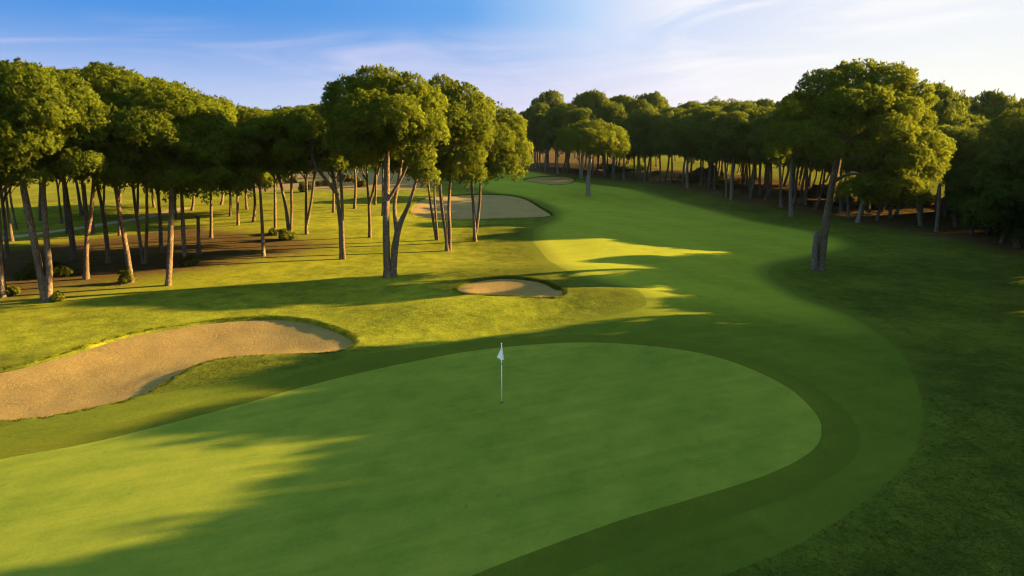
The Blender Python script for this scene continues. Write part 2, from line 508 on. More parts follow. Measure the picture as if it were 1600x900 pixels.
def mesh_from(name, V, F, smooth=True, tone=None):
    """V (n,3); F (m,k) same-size faces"""
    V = np.asarray(V, np.float32)
    F = np.asarray(F, np.int32)
    me = bpy.data.meshes.new(name)
    me.vertices.add(len(V))
    me.vertices.foreach_set('co', V.ravel())
    k = F.shape[1]
    me.loops.add(F.size)
    me.loops.foreach_set('vertex_index', F.ravel())
    me.polygons.add(len(F))
    me.polygons.foreach_set('loop_start', np.arange(0, F.size, k, dtype=np.int32))
    me.polygons.foreach_set('loop_total', np.full(len(F), k, np.int32))
    me.polygons.foreach_set('use_smooth', np.full(len(F), smooth, bool))
    if tone is not None:
        at = me.attributes.new('tone', 'FLOAT', 'POINT')
        at.data.foreach_set('value', np.asarray(tone, np.float32))
    me.update(calc_edges=True)
    if len(F) < 50000:
        me.validate()
    return me


def thing(name, loc, label, cat, group=None, rz=0.0):
    o = bpy.data.objects.new(name, None)
    o.empty_display_size = 0.5
    COL.objects.link(o)
    o.location = loc
    o.rotation_euler = (0, 0, rz)
    o['label'] = label
    o['category'] = cat
    if group:
        o['group'] = group
    return o


# ------------------------------------------------------------------ ground, one triangulation shared by every kind of surface


def build_ground():
    pts = []
    r = 6.0
    i = 0
    while r < 420:
        da = RAD(0.75) if r > 12 else RAD(1.5)
        aa = np.arange(RAD(-62), RAD(66), da) + (0.5 * da if i % 2 else 0)
        pts.append(np.stack([np.sin(aa) * r, np.cos(aa) * r], 1))
        r *= 1.0135 if r > 12 else 1.03
        i += 1
    for r in (4, 12, 30, 60, 110, 200, 420, 700, 1200, 2500, 4500):
        aa = np.arange(0, 2 * math.pi, RAD(8))
        p = np.stack([np.sin(aa) * r, np.cos(aa) * r], 1)
        if r <= 420:
            a = np.arctan2(p[:, 0], p[:, 1])
            p = p[(a < RAD(-64)) | (a > RAD(68))]
        pts.append(p)
    pts = np.concatenate(pts)
    loops = []
    greens_in = offset_poly(GREEN, -0.07)
    loops += [GREEN, greens_in, COLLAR, FAIRWAY, PATH, offset_poly(FAIRWAY, 1.8), offset_poly(FAIRWAY, -1.8), offset_poly(COLLAR, 0.0) if False else offset_poly(GREEN, 0.5)]
    for P, dep in BUNKERS.values():
        loops += [P, offset_poly(P, -0.10), offset_poly(P, -0.7), offset_poly(P, 0.35)]
    # drop grid points that crowd an outline
    keep = np.ones(len(pts), bool)
    for P in loops:
        d = np.full(len(pts), 1e9)
        m = (pts[:, 0] > P[:, 0].min() - 1) & (pts[:, 0] < P[:, 0].max() + 1) & (pts[:, 1] > P[:, 1].min() - 1) & (pts[:, 1] < P[:, 1].max() + 1)
        if m.any():
            d[m] = dist_poly(P, pts[m, 0], pts[m, 1])
        keep &= d > 0.09
    pts = pts[keep]
    V = [Vector(p) for p in pts]
    E = []
    for P in loops:
        b = len(V)
        V += [Vector(p) for p in P]
        E += [(b + i, b + (i + 1) % len(P)) for i in range(len(P))]
    vo, eo, fo, *_ = delaunay_2d_cdt(V, E, [], 0, 1e-4)
    V = np.array([(v.x, v.y) for v in vo])
    F = np.array([f for f in fo if len(f) == 3], np.int32)
    a, b, c = V[F[:, 0]], V[F[:, 1]], V[F[:, 2]]
    ar = (b[:, 0] - a[:, 0]) * (c[:, 1] - a[:, 1]) - (b[:, 1] - a[:, 1]) * (c[:, 0] - a[:, 0])
    F[ar < 0] = F[ar < 0][:, ::-1]
    x, y = V[:, 0], V[:, 1]
    z = ground_z(x, y)
    # sunken green edge, sand basins with a turf lip
    ins = inside(GREEN, x, y)
    d = dist_poly(GREEN, x, y)
    z = z - 0.03 * ins * sstep(d, 0, 0.06)
    sand_rng = np.random.default_rng(3)
    for P, dep in BUNKERS.values():
        ins = inside(P, x, y)
        d = dist_poly(P, x, y)
        z = z - ins * (0.15 * sstep(d, 0.0, 0.09) + dep * sstep(d, 0.0, 2.6))
        z = z + (~ins) * 0.05 * np.exp(-(d / 0.4) ** 2)
        z = z + ins * sstep(d, 0.2, 0.8) * 0.03 * np.sin(x * 3.1 + 1.3 * np.sin(y * 2.2)) * np.sin(y * 2.7 + np.sin(x * 1.7))
    lit = np.clip(1 - dist_poly(LITTER_LEFT, x, y) / 6.0, 0, 1) * 0.5
    lit = np.where(inside(LITTER_LEFT, x, y), 0.5 + np.clip(dist_poly(LITTER_LEFT, x, y) / 10.0, 0, 0.4), lit)
    df = dist_poly(FOREST, x, y)
    lf = np.where(inside(FOREST, x, y), 0.5 + np.clip(df / 4.0, 0, 0.5), np.clip(0.5 - df / 9.0, 0, 0.5))
    clearing = sstep(df, 27, 33)
    lit = np.maximum(lit, lf * (1 - clearing * (x > 25)))
    dd = dist_poly(DRY_FAR, x, y)
    dry = np.where(inside(DRY_FAR, x, y), 0.5 + np.clip(dd / 6, 0, 0.5), np.clip(0.5 - dd / 8, 0, 0.5))
    apron_v = 1 - sstep(y + 0.15 * x, 33, 52)
    sere_and_sun = (1 - sstep(x, -9, 5)) * sstep(y, 37, 47) * 0.62 * (1 - 0.5 * sstep(y, 75, 110)) + 0.62 * (1 - sstep(x, -1, 9)) * sstep(y, 26, 34) * (1 - sstep(y, 37, 47))  # first term dry left rough, second paints the sunlit strip into the turf colour
    d_f = dist_poly(FAIRWAY, x, y)
    d_c = dist_poly(COLLAR, x, y)
    edge_rough = 0.95 * (1 - 0.55 * apron_v) * np.clip(1 - d_f / 1.8, 0, 1)
    edge_fair = 0.95 * (1 - 0.55 * apron_v) * np.clip(1 - d_f / 1.8, 0, 1)
    edge_collar = np.clip(1 - d_c / 1.0, 0, 1)
    cen = (V[F[:, 0]] + V[F[:, 1]] + V[F[:, 2]]) / 3
    zone = np.zeros(len(F), int)
    zone[inside(FAIRWAY, cen[:, 0], cen[:, 1])] = 1
    zone[inside(COLLAR, cen[:, 0], cen[:, 1])] = 2
    zone[inside(GREEN, cen[:, 0], cen[:, 1])] = 3
    zone[(zone == 0) & inside(PATH, cen[:, 0], cen[:, 1])] = 4
    for k, (P, dep) in enumerate(BUNKERS.values()):
        zone[inside(offset_poly(P, -0.10), cen[:, 0], cen[:, 1])] = 10 + k
    P3 = np.stack([x, y, z], 1)
    spec = [(0, 'ground', M['rough']), (1, 'fairway', M['fairway']), (2, 'collar', M['collar']), (3, 'putting_green', M['green']), (4, 'path', M['path'])]
    spec += [(10 + k, 'sand_bunker', M['sand']) for k in range(len(BUNKERS))]
    for zi, name, mat in spec:
        f = F[zone == zi]
        if not len(f):
            continue
        used, inv = np.unique(f, return_inverse=True)
        me = mesh_from(name, P3[used], inv.reshape(f.shape))
        for an, arr in (('litter', lit), ('dry', dry), ('sere_and_sun', sere_and_sun), ('apron', apron_v), ('edge', edge_collar if zi == 2 else edge_rough if zi == 0 else edge_fair)):
            at = me.attributes.new(an, 'FLOAT', 'POINT')
            at.data.foreach_set('value', arr[used].astype(np.float32))
        link(name, me, mat, kind='structure')


build_ground()

# ------------------------------------------------------------------ evening air
HZ = [(-4800, -4800, -4.0), (4800, -4800, -4.0), (4800, 4800, -4.0), (-4800, 4800, -4.0), (-4800, -4800, 26.0), (4800, -4800, 26.0), (4800, 4800, 26.0), (-4800, 4800, 26.0)]
haze_me = bpy.data.meshes.new('haze')
haze_me.from_pydata(HZ, [], [(0, 3, 2, 1), (4, 5, 6, 7), (0, 1, 5, 4), (1, 2, 6, 5), (2, 3, 7, 6), (3, 0, 4, 7)])
hz_m, hz_n = material('haze_air')
hv = hz_n.n('ShaderNodeVolumePrincipled', {'Color': (0.55, 0.78, 1.0, 1.0), 'Density': HAZE, 'Anisotropy': 0.2})
hz_n.n('ShaderNodeOutputMaterial', {'Volume': hv.outputs[0]})
if HAZE > 0:
    link('haze', haze_me, hz_m, kind='stuff')



def grass_blades():
    rng = np.random.default_rng(9)
    pts = []
    # density falls off with distance from the viewpoint
    for d0, d1, dens in ((9, 16, 95), (16, 24, 70), (24, 32, 36)):
        area = RAD(92) / 2 * (d1 ** 2 - d0 ** 2)
        n = int(area * dens)
        r = np.sqrt(rng.uniform(d0 ** 2, d1 ** 2, n))
        a = rng.uniform(RAD(-46), RAD(46), n)
        pts.append(np.stack([np.sin(a) * r, np.cos(a) * r], 1))
    P = np.concatenate(pts)
    keep = ~(inside(FAIRWAY, P[:, 0], P[:, 1]) | inside(COLLAR, P[:, 0], P[:, 1]) | inside(GREEN, P[:, 0], P[:, 1]))
    for B, dep in BUNKERS.values():
        keep &= ~inside(offset_poly(B, -0.02), P[:, 0], P[:, 1])
    P = P[keep]
    n0 = len(P)
    # a fuller fringe along the bunker rims
    for B, dep in BUNKERS.values():
        t = rng.integers(0, len(B), 2600)
        q = offset_poly(B, 0.06)[t] + (np.roll(B, -1, 0)[t] - B[t]) * rng.uniform(0, 1, (2600, 1)) + rng.normal(size=(2600, 2)) * 0.07
        P = np.concatenate([P, q[~inside(offset_poly(B, -0.05), q[:, 0], q[:, 1])]])
    fringe = len(P) - n0
    z = ground_z(P[:, 0], P[:, 1])
    patch = 0.5 + 0.5 * np.sin(P[:, 0] * 0.9 + 2 * np.sin(P[:, 1] * 0.5)) * np.sin(P[:, 1] * 0.8 + 2 * np.sin(P[:, 0] * 0.37))
    m, K = len(P), 6
    base = np.stack([P[:, 0], P[:, 1], z + 0.03], 1)[:, None, :] + np.concatenate([rng.normal(size=(m, K, 2)) * 0.045, np.full((m, K, 1), -0.035)], 2)
    dirs = unit(np.concatenate([rng.normal(size=(m, K, 2)) * 0.75, np.full((m, K, 1), 1.0)], 2))
    h = (0.016 + 0.022 * rng.uniform(0, 1, (m, K, 1)) ** 1.5) * (0.85 + 0.3 * patch[:, None, None])
    h[-fringe:] *= 2.2
    sd_ = unit(np.cross(dirs, rng.normal(size=(m, K, 3))))
    w = 0.010 * rng.uniform(0.7, 1.4, (m, K, 1)) * (0.7 + np.hypot(P[:, 0], P[:, 1])[:, None, None] / 60)
    V = np.stack([base - sd_ * w, base + sd_ * w, base + dirs * h * 1.5], 2).reshape(-1, 3)
    F = np.arange(len(V), dtype=np.int32).reshape(-1, 3)
    tone = np.repeat(np.clip(0.15 * patch + rng.uniform(0.25, 0.85, m), 0, 1), K * 3)
    me = mesh_from('rough_grass', V, F, False, tone)
    sere_and_sun = (1 - sstep(V[:, 0], -9, 5)) * (0.35 + 0.65 * sstep(V[:, 1], 34, 47))
    at = me.attributes.new('sere_and_sun', 'FLOAT', 'POINT')
    at.data.foreach_set('value', sere_and_sun.astype(np.float32))
    link('rough_grass', me, M['blades'], kind='stuff')


# ------------------------------------------------------------------ trees


def unit(v):
    return v / np.maximum(np.linalg.norm(v, axis=-1, keepdims=True), 1e-9)


def needle_mesh(name, centers, normals, prad, rng, tufts=24, blades=6, blen=0.27, bwid=0.042, up=0.35):
    """knobs of needle tufts: every blade is a slim triangle, dark at its foot and light at its tip"""
    n = len(centers)
    T = tufts
    ax = unit(normals + np.array([0, 0, 0.7]) + rng.normal(size=normals.shape) * 0.25)
    d = unit(rng.normal(size=(n, T, 3)) + ax[:, None, :] * 0.95)
    rr = prad[:, None] * rng.uniform(0.55, 1.0, (n, T))
    tp = centers[:, None, :] + d * rr[..., None]
    tone_p = rng.uniform(0, 1, n)
    tone_t = tone_p[:, None] * 0.38 + rng.uniform(0, 0.27, (n, T))
    tp = tp.reshape(-1, 3)
    td = unit(d.reshape(-1, 3) + np.array([0, 0, up]))
    tt = tone_t.reshape(-1)
    K = blades
    m = len(tp)
    bd = unit(td[:, None, :] + rng.normal(size=(m, K, 3)) * 0.38)
    side = unit(np.cross(bd, rng.normal(size=(m, K, 3))))
    L = blen * rng.uniform(0.7, 1.25, (m, K, 1))
    W = bwid * rng.uniform(0.7, 1.3, (m, K, 1))
    base = tp[:, None, :] - bd * L * 0.35
    v0 = base - side * W * 0.5
    v1 = base + bd * L + side * W * 0.45
    v2 = base + bd * L * 0.94 - side * W * 0.55
    V = np.stack([v0, v1, v2], 2).reshape(-1, 3)
    F = np.arange(len(V), dtype=np.int32).reshape(-1, 3)
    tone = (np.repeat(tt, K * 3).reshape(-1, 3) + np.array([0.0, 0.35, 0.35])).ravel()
    nv = unit(d.reshape(-1, 3) * 0.55 + np.repeat(normals, T, 0) * 0.6 + rng.normal(size=(m, 3)) * 0.22 + np.array([0, 0, 0.22]))
    nv = np.repeat(nv, K * 3, 0)
    me = mesh_from(name, V, F, False, tone)
    at = me.attributes.new('nrm', 'FLOAT_VECTOR', 'POINT')
    at.data.foreach_set('vector', nv.astype(np.float32).ravel())
    return me


def lobes_to_puffs(lobes, rng, psize=0.55, cover=1.0, under=-0.55, inner=0.22):
    """lobes: (center, radii). Puffs sit on the outside of the lobes, few on the underside, none deep inside another lobe."""
    C, Nn, R = [], [], []
    L = [(np.asarray(c, float), np.asarray(r, float)) for c, r in lobes]
    for i, (c, r) in enumerate(L):
        area = 4 * math.pi * ((r[0] * r[1]) ** 1.6 / 3 + (r[0] * r[2]) ** 1.6 / 3 + (r[1] * r[2]) ** 1.6 / 3) ** (1 / 1.6)
        n = max(6, int(area * cover / (psize ** 2 * 2.2)))
        k = np.arange(n) + 0.5
        ph = np.arccos(1 - 2 * k / n)
        th = math.pi * (1 + 5 ** 0.5) * k + rng.uniform(0, 6.28)
        d = np.stack([np.cos(th) * np.sin(ph), np.sin(th) * np.sin(ph), np.cos(ph)], 1)
        d = unit(d + rng.normal(size=d.shape) * 0.12)
        d = d[(d[:, 2] > under) | (rng.uniform(size=n) < 0.15)]
        s = rng.uniform(0.72, 1.05, (len(d), 1))
        s = np.where(rng.uniform(size=(len(d), 1)) < inner, rng.uniform(0.3, 0.7, (len(d), 1)), s)
        p = c + d * r * s
        ok = np.ones(len(p), bool)
        for j, (c2, r2) in enumerate(L):
            if j != i:
                ok &= (((p - c2) / (r2 * 0.72)) ** 2).sum(1) > 1
        p, d = p[ok], d[ok]
        C.append(p)
        Nn.append(unit(d / r))
        R.append(psize * rng.uniform(0.75, 1.3, len(p)))
    return np.concatenate(C), np.concatenate(Nn), np.concatenate(R)


def crown_mesh(name, lobes, seed, psize=0.55, tufts=24, blades=6, blen=0.27, bwid=0.042, cover=1.0, under=-0.45):
    rng = np.random.default_rng(seed)
    c, nn, r = lobes_to_puffs(lobes, rng, psize, cover, under)
    return needle_mesh(name, c, nn, r, rng, tufts, blades, blen, bwid)


def tube_arrays(P, R, sides, rng, wob=0.06):
    """smooth tapered tube through points P with radii R"""
    P = np.asarray(P, float)
    R = np.asarray(R, float)
    seg = np.linalg.norm(np.diff(P, axis=0), axis=1)
    s = np.concatenate([[0], np.cumsum(seg)])
    m = max(4, int(s[-1] / 0.45))
    t = np.linspace(0, s[-1], m)
    # smoothed resampling
    Q = np.stack([np.interp(t, s, P[:, k]) for k in range(3)], 1)
    for _ in range(3):
        Q[1:-1] = 0.25 * Q[:-2] + 0.5 * Q[1:-1] + 0.25 * Q[2:]
    r = np.interp(t, s, R)
    tg = unit(np.gradient(Q, axis=0))
    ref = np.array([1.0, 0.17, 0.05])
    u = unit(np.cross(tg, ref))
    v = np.cross(tg, u)
    a = np.linspace(0, 2 * math.pi, sides, endpoint=False)
    w = 1 + wob * np.sin(a[None, :] * 2 + t[:, None] * 0.7 + rng.uniform(0, 6)) + wob * 0.7 * rng.normal(size=(m, sides))
    ring = Q[:, None, :] + (u[:, None, :] * np.cos(a)[None, :, None] + v[:, None, :] * np.sin(a)[None, :, None]) * (r[:, None] * w)[..., None]
    V = ring.reshape(-1, 3)
    i = np.arange(m - 1)[:, None] * sides
    j = np.arange(sides)[None, :]
    j2 = (j + 1) % sides
    F = np.stack([i + j, i + j2, i + sides + j2, i + sides + j], 2).reshape(-1, 4)
    cap = len(V)
    V = np.concatenate([V, Q[-1:] + tg[-1:] * r[-1] * 0.4])
    k = np.arange(sides)
    top = (m - 1) * sides
    F = np.concatenate([F, np.stack([top + k, top + (k + 1) % sides, np.full(sides, cap), np.full(sides, cap)], 1)])
    return V, F


def join_tubes(name, tubes, seed, mat):
    rng = np.random.default_rng(seed)
    VV, FF = [], []
    b = 0
    for P, R, sides in tubes:
        V, F = tube_arrays(P, R, sides, rng)
        VV.append(V)
        FF.append(F + b)
        b += len(V)
    V = np.concatenate(VV)
    F = np.concatenate(FF)
    me = bpy.data.meshes.new(name)
    faces = [tuple(f[:3]) if f[2] == f[3] else tuple(f) for f in F.tolist()]
    me.from_pydata(V.tolist(), [], faces)
    me.polygons.foreach_set('use_smooth', np.ones(len(me.polygons), bool))
    me.materials.append(mat)
    me.update()
    return me


def limbs_to(start, targets, r0, rng, sides=7):
    """limbs that leave the stem, sag outward and rise into the crown"""
    out = []
    start = np.asarray(start, float)
    for t in targets:
        t = np.asarray(t, float)
        mid = start * 0.5 + t * 0.5 + np.array([*rng.normal(size=2) * 0.35, -0.12 * np.linalg.norm(t - start)])
        q = start * 0.22 + t * 0.78 + np.array([*rng.normal(size=2) * 0.25, 0.0])
        out.append(([start, mid, q, t], [r0, r0 * 0.72, r0 * 0.45, r0 * 0.2], sides))
    return out


def flare(P, R):
    """root flare at the foot of a stem, sunk a little into the ground"""
    P = [np.asarray(p, float) for p in P]
    d = unit(P[1] - P[0])
    P2 = [P[0] - d * 0.35, P[0] + d * 0.02, P[0] + d * 0.5] + P[1:]
    r = R[0]
    return P2, [r * 1.5, r * 1.3, r * 1.0] + list(R[1:])


grass_blades()


# --- shared crown prototypes (unit: metres, origin at crown base centre)


def proto_lobes(seed, W=4.6, H=6.5, n=20, size=0.30):
    """lobes over a domed crown that is widest a third of the way up, with a ragged underside"""
    rng = np.random.default_rng(seed)
    L = []
    for k in range(n):
        a = k * 2.39996 + rng.uniform(-0.5, 0.5)
        u = (k + 0.5) / n                       # 0 top .. 1 rim
        f = math.sin(u * math.pi / 2) ** 0.8
        zz = H * (0.30 + 0.58 * math.cos(u * math.pi / 2) ** 0.75)
        rr_ = W * (1 - size) * f * rng.uniform(0.82, 1.08)
        rx = W * size * rng.uniform(0.8, 1.25)
        L.append(((math.cos(a) * rr_, math.sin(a) * rr_, zz + rng.normal() * 0.25), (rx, rx * rng.uniform(0.85, 1.15), rx * rng.uniform(0.62, 0.85))))
    for k in range(7):
        a = k * 0.9 + rng.uniform(-0.4, 0.4)
        q = rng.uniform(0.35, 0.78)
        rx = W * size * rng.uniform(0.6, 0.95)
        L.append(((math.cos(a) * W * q, math.sin(a) * W * q, H * rng.uniform(0.10, 0.26)), (rx, rx, rx * 0.62)))
    for k in range(3):
        a = rng.uniform(0, 6.28)
        L.append(((math.cos(a) * W * 0.2, math.sin(a) * W * 0.2, H * rng.uniform(0.35, 0.5)), (W * 0.34, W * 0.34, W * 0.26)))
    return L


NEAR, FARP, THIN = [], [], []
for s in range(6):
    lb = proto_lobes(100 + s, 4.4 + 0.25 * (s % 3), 6.6 + 0.3 * (s % 2), 20, 0.28 + 0.03 * (s % 3))
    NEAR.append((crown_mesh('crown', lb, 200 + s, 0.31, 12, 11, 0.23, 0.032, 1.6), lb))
for s in range(6):
    lb = proto_lobes(300 + s, 4.2 + 0.3 * (s % 3), 6.2 + 0.5 * (s % 2), 17, 0.30)
    FARP.append((crown_mesh('crown', lb, 400 + s, 0.50, 14, 8, 0.31, 0.070, 1.45), lb))
for s in range(3):
    rr_ = np.random.default_rng(500 + s)
    lb = [((rr_.normal() * 1.5, rr_.normal() * 1.5, 1.0 + k * 0.62), (rr_.uniform(0.8, 1.5), rr_.uniform(0.8, 1.5), rr_.uniform(0.5, 0.8))) for k in range(13)]
    THIN.append((crown_mesh('crown', lb, 600 + s, 0.5, 11, 5, 0.32, 0.06, cover=0.8), lb))
for lst, mt in ((NEAR, 'pine'), (FARP, 'pine_dark'), (THIN, 'pine_grey')):
    for me, lb in lst:
        me.materials.append(M[mt])

TREE_N = [0]


def pine(base, height, crown_base, width, label, group, protos, seed, stems=None, lean=(0, 0), r=0.19, crown_shift=(0, 0), bark_mat='bark', mat=None, name='pine_tree', sides=9, nlimbs=6):
    """a pine with a shared crown; stems: list of ([(dx,dy,z) ...], [radii]) in metres from the base, else one straight-ish stem"""
    TREE_N[0] += 1
    rng = np.random.default_rng(seed)
    root = thing(name, base, label, 'pine tree', group)
    me, lb = protos[seed % len(protos)]
    Hc = max(c[2] + rr[2] for c, rr in lb)
    Wc = max(math.hypot(c[0], c[1]) + rr[0] for c, rr in lb)
    sz = (height - crown_base) / Hc
    sx = width / Wc
    rz = rng.uniform(0, 6.28)
    cx, cy = lean[0] + crown_shift[0], lean[1] + crown_shift[1]
    c = link('crown', me, None, root)
    c.location = (cx, cy, crown_base)
    c.scale = (sx, sx * rng.uniform(0.92, 1.08), sz)
    c.rotation_euler = (0, 0, rz)
    cs, sn = math.cos(rz), math.sin(rz)
    tg = [np.array([cx + (a[0] * cs - a[1] * sn) * sx, cy + (a[0] * sn + a[1] * cs) * sx, crown_base + a[2] * sz]) for a, _ in lb]
    tubes = []
    if stems is None:
        bend = rng.normal(size=2) * 0.22
        stems = [([(0, 0, 0), (lean[0] * 0.45 + bend[0], lean[1] * 0.45 + bend[1], crown_base * 0.5), (lean[0] + bend[0] * 0.3, lean[1], crown_base + 0.9), (cx, cy, crown_base + (height - crown_base) * 0.62)],
                  [r, r * 0.86, r * 0.72, r * 0.3])]
    for k, (P, R) in enumerate(stems):
        if k == 0 or abs(P[0][2]) < 0.05:
            P, R = flare(P, R)
        tubes.append((P, R, sides))
    tops = [np.asarray(P[-2], float) for P, R in stems if P[-1][2] > crown_base * 0.9] or [np.asarray(stems[0][0][-1], float)]
    order = rng.permutation(len(tg))[:nlimbs * len(tops)]
    for q, i in enumerate(order):
        t = tg[i]
        # leave from the nearest stem top
        s0 = min(tops, key=lambda p: np.hypot(*(p - t)[:2]))
        tubes += limbs_to(s0 + np.array([0, 0, rng.uniform(-1.0, 0.8)]), [t], r * 0.42, rng, 6)
    link('trunk', join_tubes('trunk', tubes, seed, M[bark_mat]), None, root)
    return root


def hero(base_px, stems_px, lobes_px, label, group, seed, psize=0.31, tufts=12, blades=11, blen=0.23, bwid=0.032, mat='pine', bark_mat='bark', name='pine_tree', cover=1.6, limbs=14, base=None):
    """a pine whose stems and crown lobes are measured in the photo, set at the depth of its foot: stems [(px,py,dy)...] with radii in metres"""
    b = on_ground(*base_px) if base is None else np.asarray(base, float)
    y = b[1]
    root = thing(name, b, label, 'pine tree', group)
    rng = np.random.default_rng(seed)
    scale = y * CP / FPX     # metres per photo pixel near this depth
    lobes = []
    for (px, py, rx, rz, dy) in lobes_px:
        c = at_depth(px, py, y + dy) - b
        lobes.append((c, (rx * scale, (rx * 0.55 + rz * 0.55) * scale, rz * scale)))
    link('crown', crown_mesh('crown', lobes, seed, psize, tufts, blades, blen, bwid, cover), M[mat], root)
    tubes = []
    tops = []
    for k, (pts, R) in enumerate(stems_px):
        P = [at_depth(px, py, y + dy) - b for (px, py, dy) in pts]
        if k == 0 or (pts[0][1] >= base_px[1] - 6):
            P[0] = np.array([P[0][0], P[0][1], 0.0])
            P, R = flare(P, R)
        tubes.append((P, R, 11))
        tops.append((P, R))
    for i in rng.permutation(len(lobes))[:limbs]:
        t = np.asarray(lobes[i][0]) - np.array([0, 0, lobes[i][1][2] * 0.3])
        best = min(tops, key=lambda pr: np.linalg.norm(pr[0][-1] - t))
        P, R = best
        s0 = P[-1] * 0.7 + P[-2] * 0.3
        tubes += limbs_to(s0 + rng.normal(size=3) * 0.05, [t], R[-1] * 0.75, rng, 7)
    link('trunk', join_tubes('trunk', tubes, seed, M[bark_mat]), None, root)
    return root


def px_info(px, py):
    b = on_ground(px, py)
    return b, b[1] * CP / FPX


def stems_from_px(b, stems, radii):
    out = []
    for k, pts in enumerate(stems):
        P = [tuple(at_depth(p[0], p[1], b[1] + (p[2] if len(p) > 2 else 0)) - b) for p in pts]
        if k == 0 or pts[0][1] >= stems[0][0][1] - 4:
            P[0] = (P[0][0], P[0][1], 0.0)
        R = np.linspace(radii[0], radii[1], len(P)) * (1.0 if k == 0 else 0.85)
        out.append((P, list(R)))
    return out


def pine_px(base, top, bottom, cx, half_w, label, group, seed, stems=None, r=0.17, protos=NEAR, bark_mat='bark', **kw):
    b, s = px_info(*base)
    H = at_depth(cx, top, b[1])[2] - b[2]
    cb = at_depth(cx, bottom, b[1])[2] - b[2]
    shift = at_depth(cx, 0.5 * (top + bottom), b[1])[0] - b[0]
    st = None
    if stems:
        st = stems_from_px(b, stems, (r, r * 0.62))
        # carry every stem up into the crown
        for P, R in st:
            p, q = np.array(P[-2]), np.array(P[-1])
            zt = cb + (H - cb) * 0.55
            if q[2] < zt:
                g = np.array([q[0] * 0.6 + shift * 0.4, q[1], zt])
                P.append(tuple(g))
                R.append(R[-1] * 0.45)
    return pine(b, H, cb, half_w, label, group, protos, seed, st, (shift * 0.7, 0), r, (shift * 0.3, 0), bark_mat, **kw)


# --- the two-stemmed pine left of the middle bunker and its companions
hero((609, 433), [
    ([(605, 433, 0), (604, 390, 0), (603, 340, 0), (604, 290, 0), (605, 240, 0.2), (603, 195, 0.3)], [0.27, 0.25, 0.23, 0.21, 0.18, 0.10]),
    ([(614, 433, 0.1), (616, 392, 0.1), (621, 357, 0), (630, 338, -0.2), (638, 323, -0.4), (647, 296, -0.6), (655, 262, -0.8)], [0.25, 0.23, 0.21, 0.15, 0.13, 0.11, 0.07]),
    ([(620, 360, 0), (616, 335, 0.2), (615, 315, 0.4), (622, 292, 0.6), (626, 262, 0.8), (632, 215, 1.0)], [0.17, 0.15, 0.14, 0.13, 0.11, 0.06]),
    ([(604, 316, 0), (614, 300, -0.2), (630, 274, -0.5), (644, 240, -0.8)], [0.13, 0.11, 0.09, 0.06])],
    [(545, 160, 34, 34, 0), (527, 172, 20, 36, 0.5), (588, 138, 40, 28, -0.5), (632, 150, 38, 30, 0), (572, 182, 42, 32, -2.6), (618, 188, 42, 32, -2.8), (660, 166, 34, 30, 0.5),
     (543, 205, 30, 30, 0.6), (588, 222, 44, 26, 0.5), (640, 216, 38, 26, -1.2), (530, 228, 22, 22, 1), (668, 208, 28, 28, -1.6), (655, 250, 24, 18, -1.6), (664, 276, 18, 12, -1.4),
     (590, 165, 40, 34, 3), (635, 178, 38, 34, 3.2), (560, 232, 26, 18, -1.4), (612, 238, 28, 16, 1.6), (575, 240, 30, 16, 2.5)],
    'largest pine with two thick stems parting near the ground, beside the oval bunker', None, 11)
hero((700, 392), [
    ([(699, 392, 0), (697, 362, 0), (691, 326, 0), (687, 290, 0), (688, 245, 0), (692, 205, 0)], [0.19, 0.18, 0.16, 0.14, 0.12, 0.07]),
    ([(702, 392, 0.1), (703, 360, 0.1), (701, 326, 0.2), (703, 290, 0.3), (708, 245, 0.4)], [0.18, 0.17, 0.15, 0.13, 0.08])],
    [(690, 152, 32, 28, 0.5), (722, 165, 34, 30, 0), (700, 195, 38, 32, -2), (738, 205, 32, 30, -1), (688, 235, 32, 26, -1.5), (725, 245, 32, 26, -1), (700, 272, 28, 18, -1),
     (668, 262, 24, 18, 0), (745, 175, 26, 26, 1), (735, 275, 22, 14, -0.6), (672, 200, 26, 28, 1)],
    'pine with a pale V-shaped double trunk near the fairway end of the clump', None, 12)
hero((743, 377), [
    ([(742, 377, 0), (741, 342, 0), (739, 312, 0), (736, 285, 0), (745, 250, 0), (760, 215, 0)], [0.17, 0.16, 0.14, 0.12, 0.10, 0.06]),
    ([(744, 364, 0.1), (748, 332, 0.1), (751, 302, 0.1), (749, 280, 0), (768, 248, -0.3), (790, 225, -0.4)], [0.14, 0.14, 0.12, 0.11, 0.09, 0.05])],
    [(762, 188, 34, 24, 0), (792, 200, 28, 24, 0), (768, 222, 36, 30, -1.6), (802, 232, 25, 24, 0), (778, 255, 34, 22, -1), (748, 246, 28, 24, -1.2), (814, 250, 14, 20, 0), (752, 272, 26, 14, -0.6),
     (806, 268, 10, 14, 0.2), (780, 205, 30, 24, 2.2), (745, 205, 28, 26, 1.5)],
    'slim forked pine at the fairway end of the clump, crown leaning out over the turf', None, 13)

